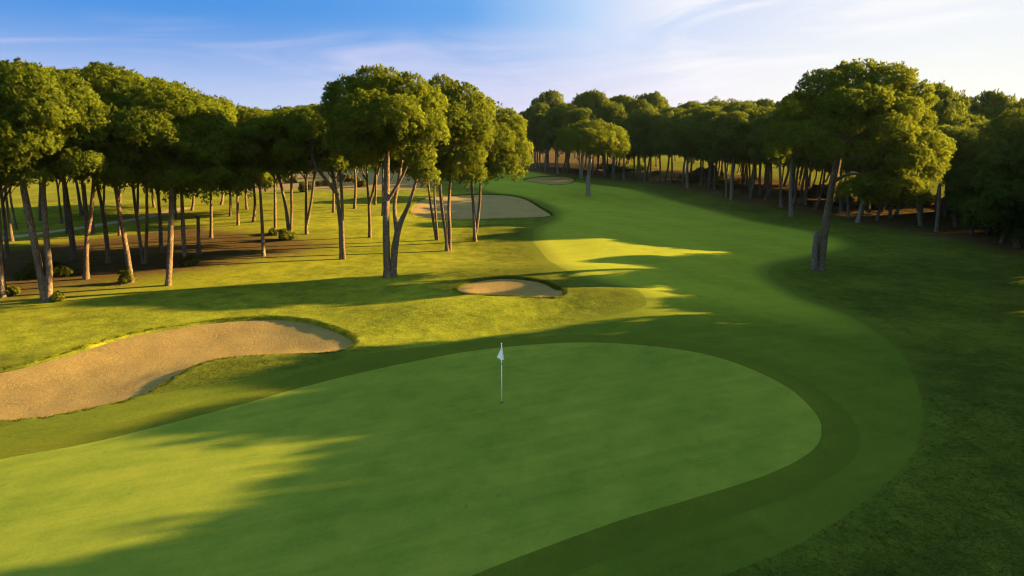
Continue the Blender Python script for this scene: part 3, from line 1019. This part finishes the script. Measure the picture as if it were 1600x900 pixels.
GL = 'pines of the clump between the bunkers'
pine_px((682, 375), 140, 285, 662, 4.3, 'slim twin-stemmed pine just left of the pale V-shaped double trunk', GL, 21,
        [[(682, 375), (676, 340), (671, 310), (669, 280)], [(684, 375), (681, 335), (678, 300), (680, 275)]], 0.13)
pine_px((534, 405), 165, 272, 505, 4.3, 'pine with two stems pressed side by side and bare crossing branches', GL, 22,
        [[(534, 405), (532, 350), (527, 310), (521, 275)], [(537, 405), (535, 350), (534, 300), (531, 265)], [(528, 305, -0.5), (515, 288, -1), (500, 268, -1.5), (488, 258, -2)]], 0.18)
pine_px((578, 371), 160, 265, 580, 4.2, 'pine with a Y-shaped fork at mid trunk, seen close behind the largest pine', GL, 23,
        [[(578, 371), (577, 322), (573, 282)], [(577, 320), (583, 300), (588, 262)]], 0.16)
pine_px((412, 400), 172, 282, 398, 4.2, 'single dark straight trunk nearest the lawn shadow, left of the twin-stemmed pines', GL, 24, [[(412, 400), (409, 340), (406, 290)]], 0.15)
pine_px((430, 364), 175, 270, 425, 4.0, 'thin straight pine standing behind the single dark trunk', GL, 25, [[(430, 364), (430, 320), (429, 280)]], 0.16)
pine_px((452, 373), 168, 270, 446, 4.2, 'forked pine with leafy green sprouts round its foot', GL, 26,
        [[(452, 373), (448, 330), (440, 292), (432, 262)], [(454, 371), (456, 330), (455, 285), (457, 255)]], 0.17)
pine_px((479, 366), 166, 268, 486, 4.1, 'pine forking into a narrow V, next right of the pine with sprouts', GL, 27,
        [[(479, 366), (478, 322), (479, 280)], [(480, 350), (487, 312), (491, 275), (496, 250)]], 0.16)
pine_px((521, 332), 172, 268, 520, 4.2, 'far thin pine on the lit lawn behind the twin-stemmed pine', GL, 28, [[(521, 332), (521, 290)]], 0.17)
pine_px((554, 326), 168, 262, 548, 4.6, 'far pale-trunked pine on the lit lawn behind the Y-forked pine', GL, 29, [[(554, 326), (556, 290), (555, 270)]], 0.2, name='pine_tree')
pine_px((598, 337), 165, 262, 610, 4.2, 'pine mostly hidden behind the stems of the largest pine', GL, 30, [[(598, 337), (598, 290)]], 0.17)
pine_px((586, 320), 172, 262, 592, 4.2, 'farthest pine of the clump, between the Y-forked pine and the largest pine', GL, 31, [[(586, 320), (588, 280)]], 0.17)

# --- the grove on the left
GG = 'pines of the left grove'
pine_px((72, 471), 100, 292, 55, 4.7, 'pine with two thick stems joined low in a narrow V, foremost in the left grove', GG, 41,
        [[(71, 471), (62, 420), (48, 350), (35, 285), (28, 240)], [(76, 471), (77, 420), (70, 340), (66, 285), (72, 230)]], 0.24)
pine_px((135, 436), 112, 285, 128, 4.6, 'pine with a kinked sunlit lower trunk that forks at knee of the bend', GG, 42,
        [[(135, 436), (134, 400), (137, 366), (134, 330), (130, 285), (126, 240)], [(137, 364), (143, 330), (146, 285), (150, 245)]], 0.19)
pine_px((205, 441), 108, 275, 172, 4.7, 'pine leaning left with a low leafy bush at its foot', GG, 43, [[(205, 441), (198, 390), (188, 340), (180, 285), (172, 230)]], 0.19)
pine_px((264, 446), 136, 292, 262, 4.6, 'upright thick-trunked pine nearest the lawn on the right side of the grove', GG, 44, [[(263, 446), (266, 390), (268, 320), (268, 270), (262, 220)]], 0.2)
pine_px((170, 411), 104, 270, 160, 4.6, 'dark pine leaning left behind the kinked trunk', GG, 45, [[(170, 411), (164, 350), (155, 300), (145, 268)]], 0.17)
pine_px((224, 412), 120, 282, 226, 4.5, 'dark pine with V-shaped stems parting at the ground, behind the left-leaning trunk', GG, 46,
        [[(223, 412), (218, 370), (211, 320), (207, 285)], [(227, 412), (230, 350), (229, 300), (229, 262)]], 0.15)
pine_px((252, 393), 128, 280, 245, 4.4, 'dark straight pine just left of the thick-trunked pine', GG, 47, [[(252, 393), (250, 340), (246, 290), (243, 252)]], 0.17)
pine_px((289, 411), 148, 318, 305, 4.4, 'dark pine with low hanging boughs, right of the thick-trunked pine', GG, 48, [[(289, 411), (286, 360), (284, 310), (284, 270)]], 0.17)
pine_px((116, 406), 114, 282, 100, 4.5, 'dark thick pine left of the kinked sunlit trunk', GG, 49, [[(116, 406), (110, 350), (103, 300), (98, 268)]], 0.22)
pine_px((4, 464), 96, 285, 5, 4.8, 'stout pine at the grove\'s left end, nearest the rough', GG, 50, [[(4, 464), (1, 420), (-2, 360), (-6, 300)]], 0.24)
pine_px((12, 402), 100, 280, 2, 4.4, 'slim dark pine behind the stout leftmost trunk', GG, 51, [[(12, 402), (8, 350), (2, 300)]], 0.17)
pine_px((19, 377), 105, 270, 30, 4.4, 'slim dark pine by the near end of the path', GG, 52, [[(19, 377), (12, 330), (8, 290)]], 0.16)
pine_px((26, 359), 112, 268, 62, 4.4, 'sunlit thin trunk beside the path at the left', GG, 53, [[(26, 359), (18, 320), (14, 290)]], 0.14)
pine_px((105, 365), 118, 265, 108, 4.4, 'thin pale trunk standing right on the edge of the path', GG, 54, [[(105, 365), (101, 320), (98, 285)]], 0.13)
pine_px((96, 350), 122, 262, 82, 4.2, 'thin leaning trunk just beyond the path', GG, 55, [[(96, 350), (92, 310), (89, 285)]], 0.14)
pine_px((128, 337), 118, 262, 122, 4.6, 'grey pine on the far lawn beyond the path', GG, 56, [[(128, 337), (122, 300), (118, 275)]], 0.22)
pine_px((146, 366), 110, 268, 150, 4.3, 'slim dark trunk behind the kinked pine, at the path edge', GG, 57, [[(146, 366), (143, 320), (146, 285)]], 0.15)
pine_px((187, 368), 122, 268, 196, 4.4, 'slim dark trunk at the path edge behind the left-leaning pine', GG, 58, [[(187, 368), (187, 320), (188, 280)]], 0.16)
pine_px((330, 372), 155, 285, 335, 4.3, 'dark bushy pine closing the right end of the grove', GG, 59, [[(330, 372), (330, 320), (328, 285)]], 0.15)
pine_px((372, 352), 178, 288, 372, 4.0, 'dark pine standing in the gap between grove and clump', GG, 60, [[(372, 352), (371, 310), (370, 285)]], 0.15)
for k, (px, py, top, cx, hw) in enumerate([(-70, 450, 96, -70, 4.8), (-120, 420, 96, -120, 4.8), (-160, 480, 90, -160, 4.8), (-60, 390, 100, -50, 4.6), (-220, 440, 92, -220, 5)]):
    pine_px((px, py), top, 285, cx, hw, 'pine at the outer left end of the grove, crown reaching past the stout trunk', 'outer left pines', 70 + k)
for k, (px, py, top, bot, hw) in enumerate([(40, 332, 122, 286, 4.4), (62, 345, 118, 288, 4.2), (160, 331, 124, 290, 4.4), (214, 336, 126, 292, 4.2), (241, 324, 132, 292, 4.6), (276, 342, 140, 298, 4.2), (300, 329, 150, 296, 4.4), (346, 320, 168, 292, 4.6), (386, 327, 172, 290, 4.2), (396, 347, 176, 292, 4.0), (360, 338, 174, 300, 4.0)]):
    pine_px((px, py), top, bot, px - 4, hw, 'slim shaded pine at the back of the left grove, beyond the needle litter', 'back pines of the left grove', 80 + k, None, 0.17, FARP)
# a broken-off trunk
b, s = px_info(311, 396)
sn = thing('tree_snag', b, 'dead broken-off dark trunk without crown in the left grove', 'tree stump')
P, R = flare(stems_from_px(b, [[(311, 396), (310, 370), (309.5, 338)]], (0.17, 0.13))[0][0], [0.17, 0.15, 0.14])
P2 = [P[-1] + np.array([-0.05, 0, -0.2]), P[-1] + np.array([-0.22, 0.0, 0.02]), P[-1] + np.array([-0.3, 0, 0.12])]
link('trunk', join_tubes('trunk', [(P, R, 10), (P2, [0.07, 0.06, 0.03], 6)], 5, M['bark']), None, sn)

# --- right: leaning pine beside the fairway
R1 = hero((1277, 421), [
    ([(1279, 421, 0), (1285, 385, 0), (1291, 345, 0), (1299, 300, 0), (1306, 265, 0), (1313, 230, 0.2), (1325, 190, 0.4)], [0.36, 0.34, 0.32, 0.30, 0.27, 0.22, 0.1]),
    ([(1302, 285, 0), (1325, 268, -0.5), (1355, 275, -1), (1390, 270, -1.2), (1420, 262, -1.3)], [0.16, 0.13, 0.10, 0.08, 0.05]),
    ([(1309, 250, 0), (1285, 232, 0.3), (1262, 222, 0.5), (1240, 210, 0.6)], [0.15, 0.12, 0.09, 0.05]),
    ([(1313, 232, 0.2), (1350, 205, 0.3), (1390, 180, 0.3)], [0.14, 0.11, 0.07])],
    [(1285, 138, 34, 24, 0), (1335, 126, 44, 26, 0.8), (1386, 130, 40, 26, 0), (1424, 156, 28, 26, 0), (1345, 162, 46, 28, -1.8), (1395, 176, 40, 28, -1.2), (1288, 175, 40, 30, 0), (1248, 178, 28, 28, 1),
     (1226, 212, 24, 26, 1), (1306, 195, 34, 24, -2.2), (1256, 220, 30, 24, -3.4), (1432, 188, 22, 20, 1), (1215, 236, 16, 16, 1), (1288, 236, 26, 16, -3.6),
     (1392, 206, 32, 24, -3.6), (1436, 228, 34, 22, -2.4), (1462, 234, 22, 20, -0.8), (1408, 246, 38, 24, -3.6), (1360, 232, 26, 18, -3.0), (1440, 268, 26, 22, -2.2), (1402, 286, 36, 22, -3.4), (1455, 255, 20, 16, -1.4),
     (1360, 288, 24, 14, -2.8), (1330, 298, 20, 16, -2.2), (1424, 306, 24, 14, -2.4), (1375, 308, 26, 14, -2.6), (1340, 180, 42, 26, 2.6), (1390, 155, 36, 26, 2.8), (1385, 310, 20, 10, -1.4), (1318, 165, 30, 20, -3.0)],
    'large leaning pine with a broken stub at its base, right of the fairway', None, 14, limbs=20)
bR = np.array(R1.location)
P = [at_depth(1272, 423, bR[1] - 0.2) - bR, at_depth(1273, 395, bR[1] - 0.2) - bR, at_depth(1276, 362, bR[1] - 0.15) - bR]
P[0][2] = -0.2
link('broken_stub', join_tubes('broken_stub', [([P[0], P[1], P[2]], [0.27, 0.25, 0.2], 11)], 8, M['bark_grey']), None, R1)
R1['name_note'] = ''
del R1['name_note']

# --- the lone umbrella pine far down the fairway
hero((920, 306), [([(919, 306, 0), (919, 285, 0), (921, 262, 0), (923, 242, 0), (925, 220, 0)], [0.36, 0.33, 0.30, 0.26, 0.14])],
     [(925, 204, 28, 13, 0), (897, 212, 22, 13, 0), (952, 213, 24, 13, 0), (925, 219, 36, 14, -2), (886, 226, 16, 11, 0), (962, 227, 18, 12, 0), (971, 235, 9, 8, -0.5), (908, 230, 28, 10, -1.5), (942, 232, 26, 9, -1), (928, 214, 34, 14, 2.5)],
     'lone umbrella-shaped pine far down the middle of the fairway', None, 15, psize=0.6, tufts=20, blades=6, blen=0.34, bwid=0.07, bark_mat='bark_grey', limbs=10)

# --- dark bushy pines at the right edge
hero((1518, 366), [([(1518, 366, 0), (1520, 330, 0), (1522, 290, 0), (1524, 250, 0)], [0.2, 0.18, 0.15, 0.08])],
     [(1520, 235, 32, 28, 0), (1506, 278, 26, 28, -0.5), (1536, 285, 34, 30, -1), (1512, 322, 24, 22, -1), (1550, 246, 34, 32, 0), (1500, 252, 20, 24, 0.5), (1542, 325, 28, 22, -0.5), (1530, 262, 36, 34, 2), (1524, 345, 20, 12, -0.5), (1500, 305, 18, 20, 0)],
     'dark bushy pine with low boughs, the smaller of two at the wood\'s near corner', None, 16, mat='pine_dark')
hero((1588, 387), [([(1588, 387, 0), (1588, 350, 0), (1590, 300, 0), (1592, 240, 0)], [0.22, 0.2, 0.17, 0.08])],
     [(1590, 205, 34, 30, 0), (1568, 245, 32, 32, -0.5), (1604, 262, 38, 36, -1), (1578, 305, 36, 32, -1.4), (1612, 330, 38, 34, -1), (1562, 332, 24, 22, -0.6), (1602, 362, 28, 20, -1), (1562, 212, 24, 24, 0.6), (1640, 250, 40, 46, 0), (1650, 320, 40, 40, 0), (1592, 250, 40, 38, 2.4)],
     'tallest dark bushy pine at the wood\'s near corner, crown filling down to the grass', None, 17, mat='pine_dark')

# --- the wood right of the fairway: front trunks
GR = 'front pines of the shaded right wood'
front = [
    ((1000, 279), 190, 243, 996, 4.6, 'pine at the left end of the shaded right wood, facing the lone umbrella pine', 0.24),
    ((1015, 281), 186, 245, 1018, 4.4, None, 0.2), ((1030, 284), 180, 245, 1030, 4.4, None, 0.2),
    ((1048, 286), 186, 246, 1050, 4.4, None, 0.2),
    ((1074, 294), 182, 246, 1076, 4.8, 'pale grey double-stemmed pine at the front of the shaded wood, near a lit bush', 0.27),
    ((1105, 290), 180, 246, 1106, 4.4, 'dark single trunk in front of a small sunlit patch of forest floor', 0.22),
    ((1135, 309), 184, 250, 1130, 4.2, None, 0.22),
    ((1143, 313), 178, 250, 1148, 4.6, 'grey-trunked pine of a close pair fronting the wood, right of the lit bush', 0.27),
    ((1172, 310), 176, 250, 1176, 4.4, 'pine with a thin pale trunk standing between the close pair and the blue-grey trunk', 0.2),
    ((1186, 304), 178, 250, 1188, 4.4, None, 0.2), ((1202, 307), 176, 252, 1205, 4.2, None, 0.2),
    ((1220, 324), 172, 255, 1216, 4.4, 'dark trunk just left of the blue-grey trunk', 0.22),
    ((1236, 338), 166, 256, 1238, 4.6, 'pine with a tall blue-grey trunk, foremost in the wood left of the leaning pine', 0.27),
    ((1258, 320), 176, 258, 1262, 4.4, None, 0.2),
    ((1314, 332), 180, 262, 1318, 4.2, 'thin trunk seen just right of the leaning pine', 0.2),
    ((1326, 341), 184, 268, 1330, 4.2, None, 0.2),
    ((1340, 348), 178, 270, 1350, 4.4, 'pale grey trunk under the leaning pine\'s lowest boughs', 0.25),
    ((1358, 333), 186, 270, 1366, 4.4, None, 0.2), ((1390, 340), 190, 275, 1396, 4.4, None, 0.2),
    ((1438, 353), 190, 280, 1430, 4.4, 'short pale trunk below the tips of the leaning pine\'s right boughs', 0.2),
    ((1463, 362), 200, 268, 1468, 4.2, 'pine with slim blue-grey trunk between leaning pine and dark bushy pines', 0.2),
    ((1474, 340), 205, 270, 1480, 4.2, None, 0.2), ((1492, 355), 205, 290, 1494, 4.0, None, 0.18),
]
for k, (bp, top, bot, cx, hw, lab, r) in enumerate(front):
    pine_px(bp, top, bot, cx, hw, lab or 'slender dark pine in the front rows of the shaded right wood', GR if lab is None else None, 100 + k, None, r, FARP, 'bark_grey' if lab else 'bark', sides=8, nlimbs=4)

# --- far wood behind the lone pine
far_front = [((838, 263), 182, 232, 836), ((852, 267), 176, 232, 856), ((871, 271), 172, 234, 872), ((886, 266), 176, 232, 888), ((908, 279), 172, 232, 908), ((945, 276), 176, 236, 945), ((959, 279), 180, 238, 962), ((974, 279), 184, 240, 976)]
for k, (bp, top, bot, cx) in enumerate(far_front):
    lab = 'pale twin-stemmed pine in front of the far wood, beside the lone umbrella pine' if bp[0] == 908 else 'tall dark pine at the front of the far wood behind the lone umbrella pine'
    pine_px(bp, top, bot, cx, 4.8, lab, None if bp[0] == 908 else 'front pines of the far wood', 140 + k, [[(bp[0] - 1, bp[1]), (bp[0] - 3, 245)], [(bp[0] + 1, bp[1]), (bp[0] + 3, 245)]] if bp[0] == 908 else None, 0.24, FARP, 'bark_grey', sides=8, nlimbs=4)

# --- rows behind the front of the woods
rngf = np.random.default_rng(77)


SLOPE = math.cos(RAD(SUN_AZ)) / math.sin(RAD(SUN_AZ))


def glade(p):
    """a gap in the wood that lets the sun onto the fairway"""
    return p[0] > 38 and (abs(p[1] - (60.5 + SLOPE * (p[0] - 10))) < 7.5 or abs(p[1] - (35.3 + SLOPE * (p[0] + 8))) < 6.2)


def rows(line_px, n_rows, step, spacing, direction, heights, label, group, seed0, hw=4.5, protos=FARP, first=1, bark_mat='bark', r=0.19, cbf=(0.48, 0.58), skip=None):
    P = np.array([on_ground(*p)[:2] for p in line_px])
    seg = np.linalg.norm(np.diff(P, axis=0), axis=1)
    s = np.concatenate([[0], np.cumsum(seg)])
    d = np.array(direction) / np.linalg.norm(direction)
    k = 0
    for row in range(first, first + n_rows):
        t = rngf.uniform(0, spacing)
        while t < s[-1]:
            p = np.array([np.interp(t, s, P[:, 0]), np.interp(t, s, P[:, 1])]) + d * row * step + rngf.normal(size=2) * spacing * 0.22
            t += spacing * rngf.uniform(0.8, 1.25)
            if skip and skip(p):
                continue
            H = rngf.uniform(*heights)
            b_ = np.array([p[0], p[1], float(ground_z(*p))])
            pine(b_, H, H * rngf.uniform(*cbf), hw * rngf.uniform(0.85, 1.15), label, group, protos, seed0 + k, None, tuple(rngf.normal(size=2) * 0.4), r * rngf.uniform(0.8, 1.2), (0, 0), bark_mat, sides=7, nlimbs=3)
            k += 1


rows(FOREST_EDGE[4:12], 5, 5.4, 4.9, (0.8, 0.6), (11.5, 16.0), 'slender dark pine deep inside the shaded right wood', 'inner pines of the right wood', 1000, cbf=(0.30, 0.46))
rows(FOREST_EDGE[0:5], 4, 6.5, 5.4, (0.15, 1), (12.5, 18), 'tall dark pine deep inside the far wood', 'inner pines of the far wood', 2000, cbf=(0.30, 0.46))
rows(FOREST_EDGE[11:17], 4, 6.0, 5.5, (0.9, 0.45), (13, 15), 'dark pine inside the wood behind the bushy corner pines', 'inner pines behind the wood\'s near corner', 3000, cbf=(0.22, 0.34), skip=glade)

rows(FOREST_EDGE[10:17], 2, 6.5, 5.2, (0.9, 0.45), (9, 13.5), 'bushy pine closing the wood behind the leaning pine', 'back pines behind the leaning pine', 7600, first=5, cbf=(0.06, 0.2), skip=glade)
rows(FOREST_EDGE[3:12], 1, 6.0, 5.6, (0.8, 0.6), (10.5, 13.0), 'bushy pine at the far side of the shaded right wood', 'back pines of the right wood', 7000, first=6, cbf=(0.08, 0.2), skip=lambda p: rngf.uniform() < 0.22)
rows(FOREST_EDGE[0:5], 1, 7.0, 6.0, (0.15, 1), (12, 15), 'bushy dark pine at the far side of the far wood', 'back pines of the far wood', 7300, first=4, cbf=(0.06, 0.18), skip=lambda p: rngf.uniform() < 0.15)
# --- trees outside the picture on the right: they shade the green
SIDE = [(38, 42.8, 14.9, 4.4), (37, 38.6, 14.9, 4.0), (36, 33.6, 12.3, 3.6), (34.5, 25.8, 14.9, 4.6), (32, 22, 15, 4.6), (26, 19, 14, 4.4), (25, 12, 14, 4.6), (24, 5, 14, 4.6), (31, 14, 15, 4.6), (31, 6, 15, 4.6), (24, -2, 14, 4.6),
        (46, 42.5, 14, 4.6), (43, 36, 12.5, 4.4), (41.5, 31.8, 14.4, 4.8), (41, 28, 15, 4.6), (40, 20, 15, 4.6), (39, 12, 15, 4.6), (54, 45, 14, 4.6), (52, 38, 14, 4.8), (50, 31, 14, 4.6), (49, 23, 15, 4.6)]
for k, (x, y, H, w) in enumerate(SIDE):
    pine(np.array([x, y, float(ground_z(x, y))]), H, H * (0.12, 0.22, 0.16)[k % 3], w, 'bushy pine of the wood standing right of the putting green', 'pines of the wood beside the green', FARP, 4000 + k, None, (0, 0), 0.22, (0, 0), 'bark', sides=7, nlimbs=3)

# low young pines in the gaps of the wood: they keep the sun off the nearer fairway
for k, (x, y, H) in enumerate([(44, 51, 10.6), (47, 55.5, 11.0), (51, 50.5, 12), (50, 57, 11.5), (56, 53, 12.5)]):
    pine(np.array([x, y, float(ground_z(x, y))]), H, H * 0.12, 3.5, 'young low-branched pine in a gap at the near end of the wood', 'young pines of the near gap', FARP, 4500 + k, None, (0, 0), 0.14, (0, 0), 'bark', sides=7, nlimbs=3)
for k, (x, y, H) in enumerate([(50, 69, 8.6), (53, 75.5, 8.8), (57, 68, 10.2), (60, 75, 11), (58, 81, 10.5), (66, 73, 12.5), (68, 80, 13)]):
    pine(np.array([x, y, float(ground_z(x, y))]), H, H * 0.12, 4.0, 'young low-branched pine in the gap behind the bushy corner pines', 'young pines of the far gap', FARP, 4600 + k, None, (0, 0), 0.14, (0, 0), 'bark', sides=7, nlimbs=3)

# --- trees showing above the woods
def skyline(px, top, y, hw, label, group, seed, protos=FARP, name='pine_tree', frac=0.5):
    p = at_depth(px, top, y)
    b_ = np.array([p[0], y, float(ground_z(p[0], y))])
    H = p[2] - b_[2]
    return pine(b_, H, H * frac, hw, label, group, protos, seed, None, (0, 0), 0.22, (0, 0), 'bark', sides=7, nlimbs=3, name=name)


skyline(1500, 157, 128, 6.5, 'broad dark dome of a pine rising behind the wood at right', None, 5001)
skyline(1482, 184, 96, 5.0, 'sunlit pine crown just right of the leaning pine\'s top', None, 5002)
skyline(1525, 178, 104, 5.2, 'sunlit flat-topped pine crown behind the dark bushy pines', None, 5003)
skyline(1556, 172, 112, 5.0, 'second sunlit pine crown behind the dark bushy pines, farther right', None, 5004)
skyline(1568, 148, 122, 4.2, 'tall sparse feathery pine topping the wood at right', None, 5005, THIN, frac=0.42)
skyline(1594, 160, 126, 3.4, 'small sparse pine beside the tall feathery one at right', None, 5006, THIN, frac=0.45)
for k, (px, top, y) in enumerate([(870, 165, 205), (845, 178, 200), (900, 172, 212), (928, 166, 222), (957, 168, 220), (1118, 153, 190), (1150, 156, 185), (1170, 160, 188), (1090, 160, 192), (1060, 163, 196)]):
    skyline(px, top, y, 3.6 + (k % 3) * 0.5, 'thin feathery tree standing above the skyline of the far wood', 'feathery skyline trees', 5100 + k, THIN, frac=0.42)
for k, (px, top, y) in enumerate([(1030, 168, 175), (1075, 164, 172), (1120, 160, 165), (1165, 165, 158), (1190, 172, 140), (1210, 178, 130), (985, 176, 185), (820, 181, 215), (1010, 178, 190)]):
    skyline(px, top, y, 5.2, 'round-topped pine at the back of the wood, its crown catching the sun', 'sunlit back pines', 5200 + k)

# --- shrubs


def shrub(px, py, w, h, label, group, seed, mat='shrub', y=None, base=None):
    rng = np.random.default_rng(seed)
    b_ = on_ground(px, py) if base is None else base
    root = thing('shrub', b_, label, 'shrub', group)
    lb = []
    for k in range(9):
        a = k * 2.4 + rng.uniform(-0.6, 0.6)
        q = rng.uniform(0.05, 0.95) * w
        sz = rng.uniform(0.22, 0.42)
        lb.append(((math.cos(a) * q, math.sin(a) * q, h * rng.uniform(0.2, 0.8) * (1.1 - 0.5 * q / w)), (w * sz, w * sz, h * sz * rng.uniform(0.6, 1.0))))
    link('foliage', crown_mesh('foliage', lb, seed, 0.16 + 0.06 * w, 16, 5, 0.14 + 0.04 * w, 0.06 + 0.02 * w, 1.0, -0.8), M[mat], root)
    tubes = [([(0, 0, -0.1), (c[0] * 0.4, c[1] * 0.4, c[2] * 0.5), c], [0.03 + 0.01 * w, 0.025, 0.012], 5) for c, r_ in lb]
    link('stem', join_tubes('stem', tubes, seed, M['bark']), None, root)
    return root


shrub(56, 434, 0.9, 0.8, 'light green bush left of the twin-stemmed foremost pine', None, 6001)
shrub(90, 432, 1.0, 0.9, 'light green bush right of the twin-stemmed foremost pine', None, 6002)
shrub(197, 442, 0.5, 0.9, 'small green bush against the foot of the left-leaning pine', None, 6003)
shrub(294, 415, 0.6, 0.7, 'yellow-green sprouting bush at the edge of lit grass in the grove', None, 6004)
shrub(447, 375, 0.7, 1.0, 'leafy sprouts around the foot of a forked pine in the clump', None, 6005)
shrub(428, 366, 0.6, 0.4, 'low weed patch beside a thin trunk in the clump', None, 6006)
shrub(12, 462, 0.5, 0.5, 'small dark bush at the foot of the stout leftmost pine', None, 6007)
shrub(88, 469, 0.45, 0.35, 'tuft of weeds at the foot of the foremost twin-stemmed pine', None, 6008)
shrub(1094, 283, 2.4, 3.2, 'big sunlit olive bush inside the right wood near the grey double-stemmed pine', None, 6010, 'olive')
shrub(1112, 280, 1.8, 2.6, 'smaller sunlit olive bush right of the big one', None, 6011, 'olive')
rs = np.random.default_rng(66)
P_ = np.array([on_ground(*p)[:2] for p in FOREST_EDGE])
for k in range(30):
    i = rs.integers(0, len(P_) - 1)
    q = P_[i] + (P_[i + 1] - P_[i]) * rs.uniform() + np.array([0.75, 0.6]) * rs.uniform(10, 30)
    w = rs.uniform(0.8, 2.4)
    shrub(0, 0, w, w * rs.uniform(0.4, 0.75), 'dark undergrowth bush among the trunks of the shaded woods', 'undergrowth bushes', 6100 + k, 'pine_dark', base=np.array([q[0], q[1], float(ground_z(*q))]))
for k, (px, py) in enumerate([(420, 292), (452, 286), (505, 290), (540, 284), (560, 292), (475, 300)]):
    shrub(px, py, 1.3, 1.6, 'pale olive bush on the dry bank behind the clump', 'bushes on the dry bank', 6200 + k, 'olive')

# --- floodlight mast and a white building beyond the woods
p = at_depth(974, 166, 250.0)
mb = np.array([p[0], 250.0, float(ground_z(p[0], 250.0))])
mh = p[2] - mb[2]
mast = thing('floodlight_mast', mb, 'tall floodlight mast with a framed lamp rack above the far trees', 'floodlight')


def boxes(name, bl, mat, parent):
    V, F = [], []
    for (x0, y0, z0, x1, y1, z1) in bl:
        b0 = len(V)
        V += [(x0, y0, z0), (x1, y0, z0), (x1, y1, z0), (x0, y1, z0), (x0, y0, z1), (x1, y0, z1), (x1, y1, z1), (x0, y1, z1)]
        F += [tuple(b0 + q for q in f) for f in ((0, 3, 2, 1), (4, 5, 6, 7), (0, 1, 5, 4), (1, 2, 6, 5), (2, 3, 7, 6), (3, 0, 4, 7))]
    return link(name, mesh_from(name, V, F, False), mat, parent)


boxes('pole', [(-0.16, -0.16, -0.3, 0.16, 0.16, mh - 2.9)], M['steel'], mast)
boxes('rack', [(-0.85, -0.06, mh - 2.9, -0.73, 0.06, mh), (0.73, -0.06, mh - 2.9, 0.85, 0.06, mh)] + [(-0.73, -0.05, mh - 2.8 + 1.3 * k, 0.73, 0.05, mh - 2.68 + 1.3 * k) for k in range(3)], M['steel'], mast)
for r_ in range(2):
    for c_ in range(3):
        boxes('lamp', [(-0.62 + 0.45 * c_, -0.35, mh - 2.6 + 1.3 * r_, -0.28 + 0.45 * c_, -0.07, mh - 2.05 + 1.3 * r_)], M['black'], mast)
p = at_depth(1186, 166, 260.0)
bb = np.array([p[0], 260.0, float(ground_z(p[0], 260.0))])
bh = p[2] - bb[2]
bld = thing('white_building', bb, 'white flat-roofed building just showing over the treetops of the right wood', 'building')
boxes('wall', [(-7, 0, -0.5, 7, 9, bh - 0.7)], M['wall'], bld)
boxes('roof', [(-7.4, -0.4, bh - 0.697, 7.4, 9.4, bh - 0.3)], M['wall'], bld)
for f_ in range(3):
    for c_ in range(5):
        boxes('window', [(-6.2 + 2.6 * c_, -0.06, bh - 3.0 - 3 * f_, -4.8 + 2.6 * c_, -0.003, bh - 1.6 - 3 * f_)], M['glass'], bld)

# --- flagstick on the green
fb = on_ground(784, 628)
fb[2] -= 0.03
yb = fb[1]
top = at_depth(784, 535.5, yb)
Hs = top[2] - fb[2]
flag = thing('golf_flag', fb, 'white triangular flag hanging on a thin white pole on the putting green', 'golf flag')


def lathe(name, prof, mat, parent, seg=16):
    V, F = [], []
    for r_, z_ in prof:
        for k in range(seg):
            a = 2 * math.pi * k / seg
            V.append((r_ * math.cos(a), r_ * math.sin(a), z_))
    for i in range(len(prof) - 1):
        for k in range(seg):
            F.append((i * seg + k, i * seg + (k + 1) % seg, (i + 1) * seg + (k + 1) % seg, (i + 1) * seg + k))
    me = mesh_from(name, V, F)
    return link(name, me, mat, parent)


lathe('pole', [(0.0, -0.1), (0.019, -0.1), (0.019, Hs * 0.45), (0.017, Hs * 0.97), (0.0, Hs * 0.97)], M['white'], flag)
lathe('finial', [(0.0, Hs * 0.962), (0.016, Hs * 0.964), (0.028, Hs * 0.975), (0.030, Hs * 0.985), (0.022, Hs * 0.996), (0.0, Hs)], M['white'], flag)
for z_ in (0.635, 0.66):
    lathe('band', [(0.0205, Hs * z_), (0.0215, Hs * z_ + 0.003), (0.0215, Hs * z_ + 0.022), (0.0205, Hs * z_ + 0.025)], M['black'], flag)
# limp cloth: apex at the top of the pole, foot of the hoist and the fly corner folded against it
n_u, n_v = 9, 14
V = []
for j in range(n_v + 1):
    v = j / n_v
    z_ = Hs * (0.945 - 0.215 * v)
    for i in range(n_u + 1):
        u = i / n_u
        xl = 0.015 - 0.20 * v
        xr = 0.022 + 0.085 * v
        x_ = xl + (xr - xl) * u
        fold = 0.06 * v * math.sin(u * 7.5 + 0.6) + 0.035 * v * math.sin(u * 15 + v * 2)
        V.append((x_, -0.03 + fold, z_ + 0.13 * v * (0.55 - u)))
F = [(j * (n_u + 1) + i, j * (n_u + 1) + i + 1, (j + 1) * (n_u + 1) + i + 1, (j + 1) * (n_u + 1) + i) for j in range(n_v) for i in range(n_u)]
m_ = len(V)
V2 = [(x_, y_ + 0.006, z_) for x_, y_, z_ in V]
F2 = [tuple(m_ + q for q in reversed(f)) for f in F]
fo = link('flag_cloth', mesh_from('flag_cloth', V + V2, F + F2), M['cloth'], flag)
lathe('cup', [(0.022, 0.031), (0.054, 0.034), (0.054, -0.02), (0.03, -0.02)], M['black'], flag)
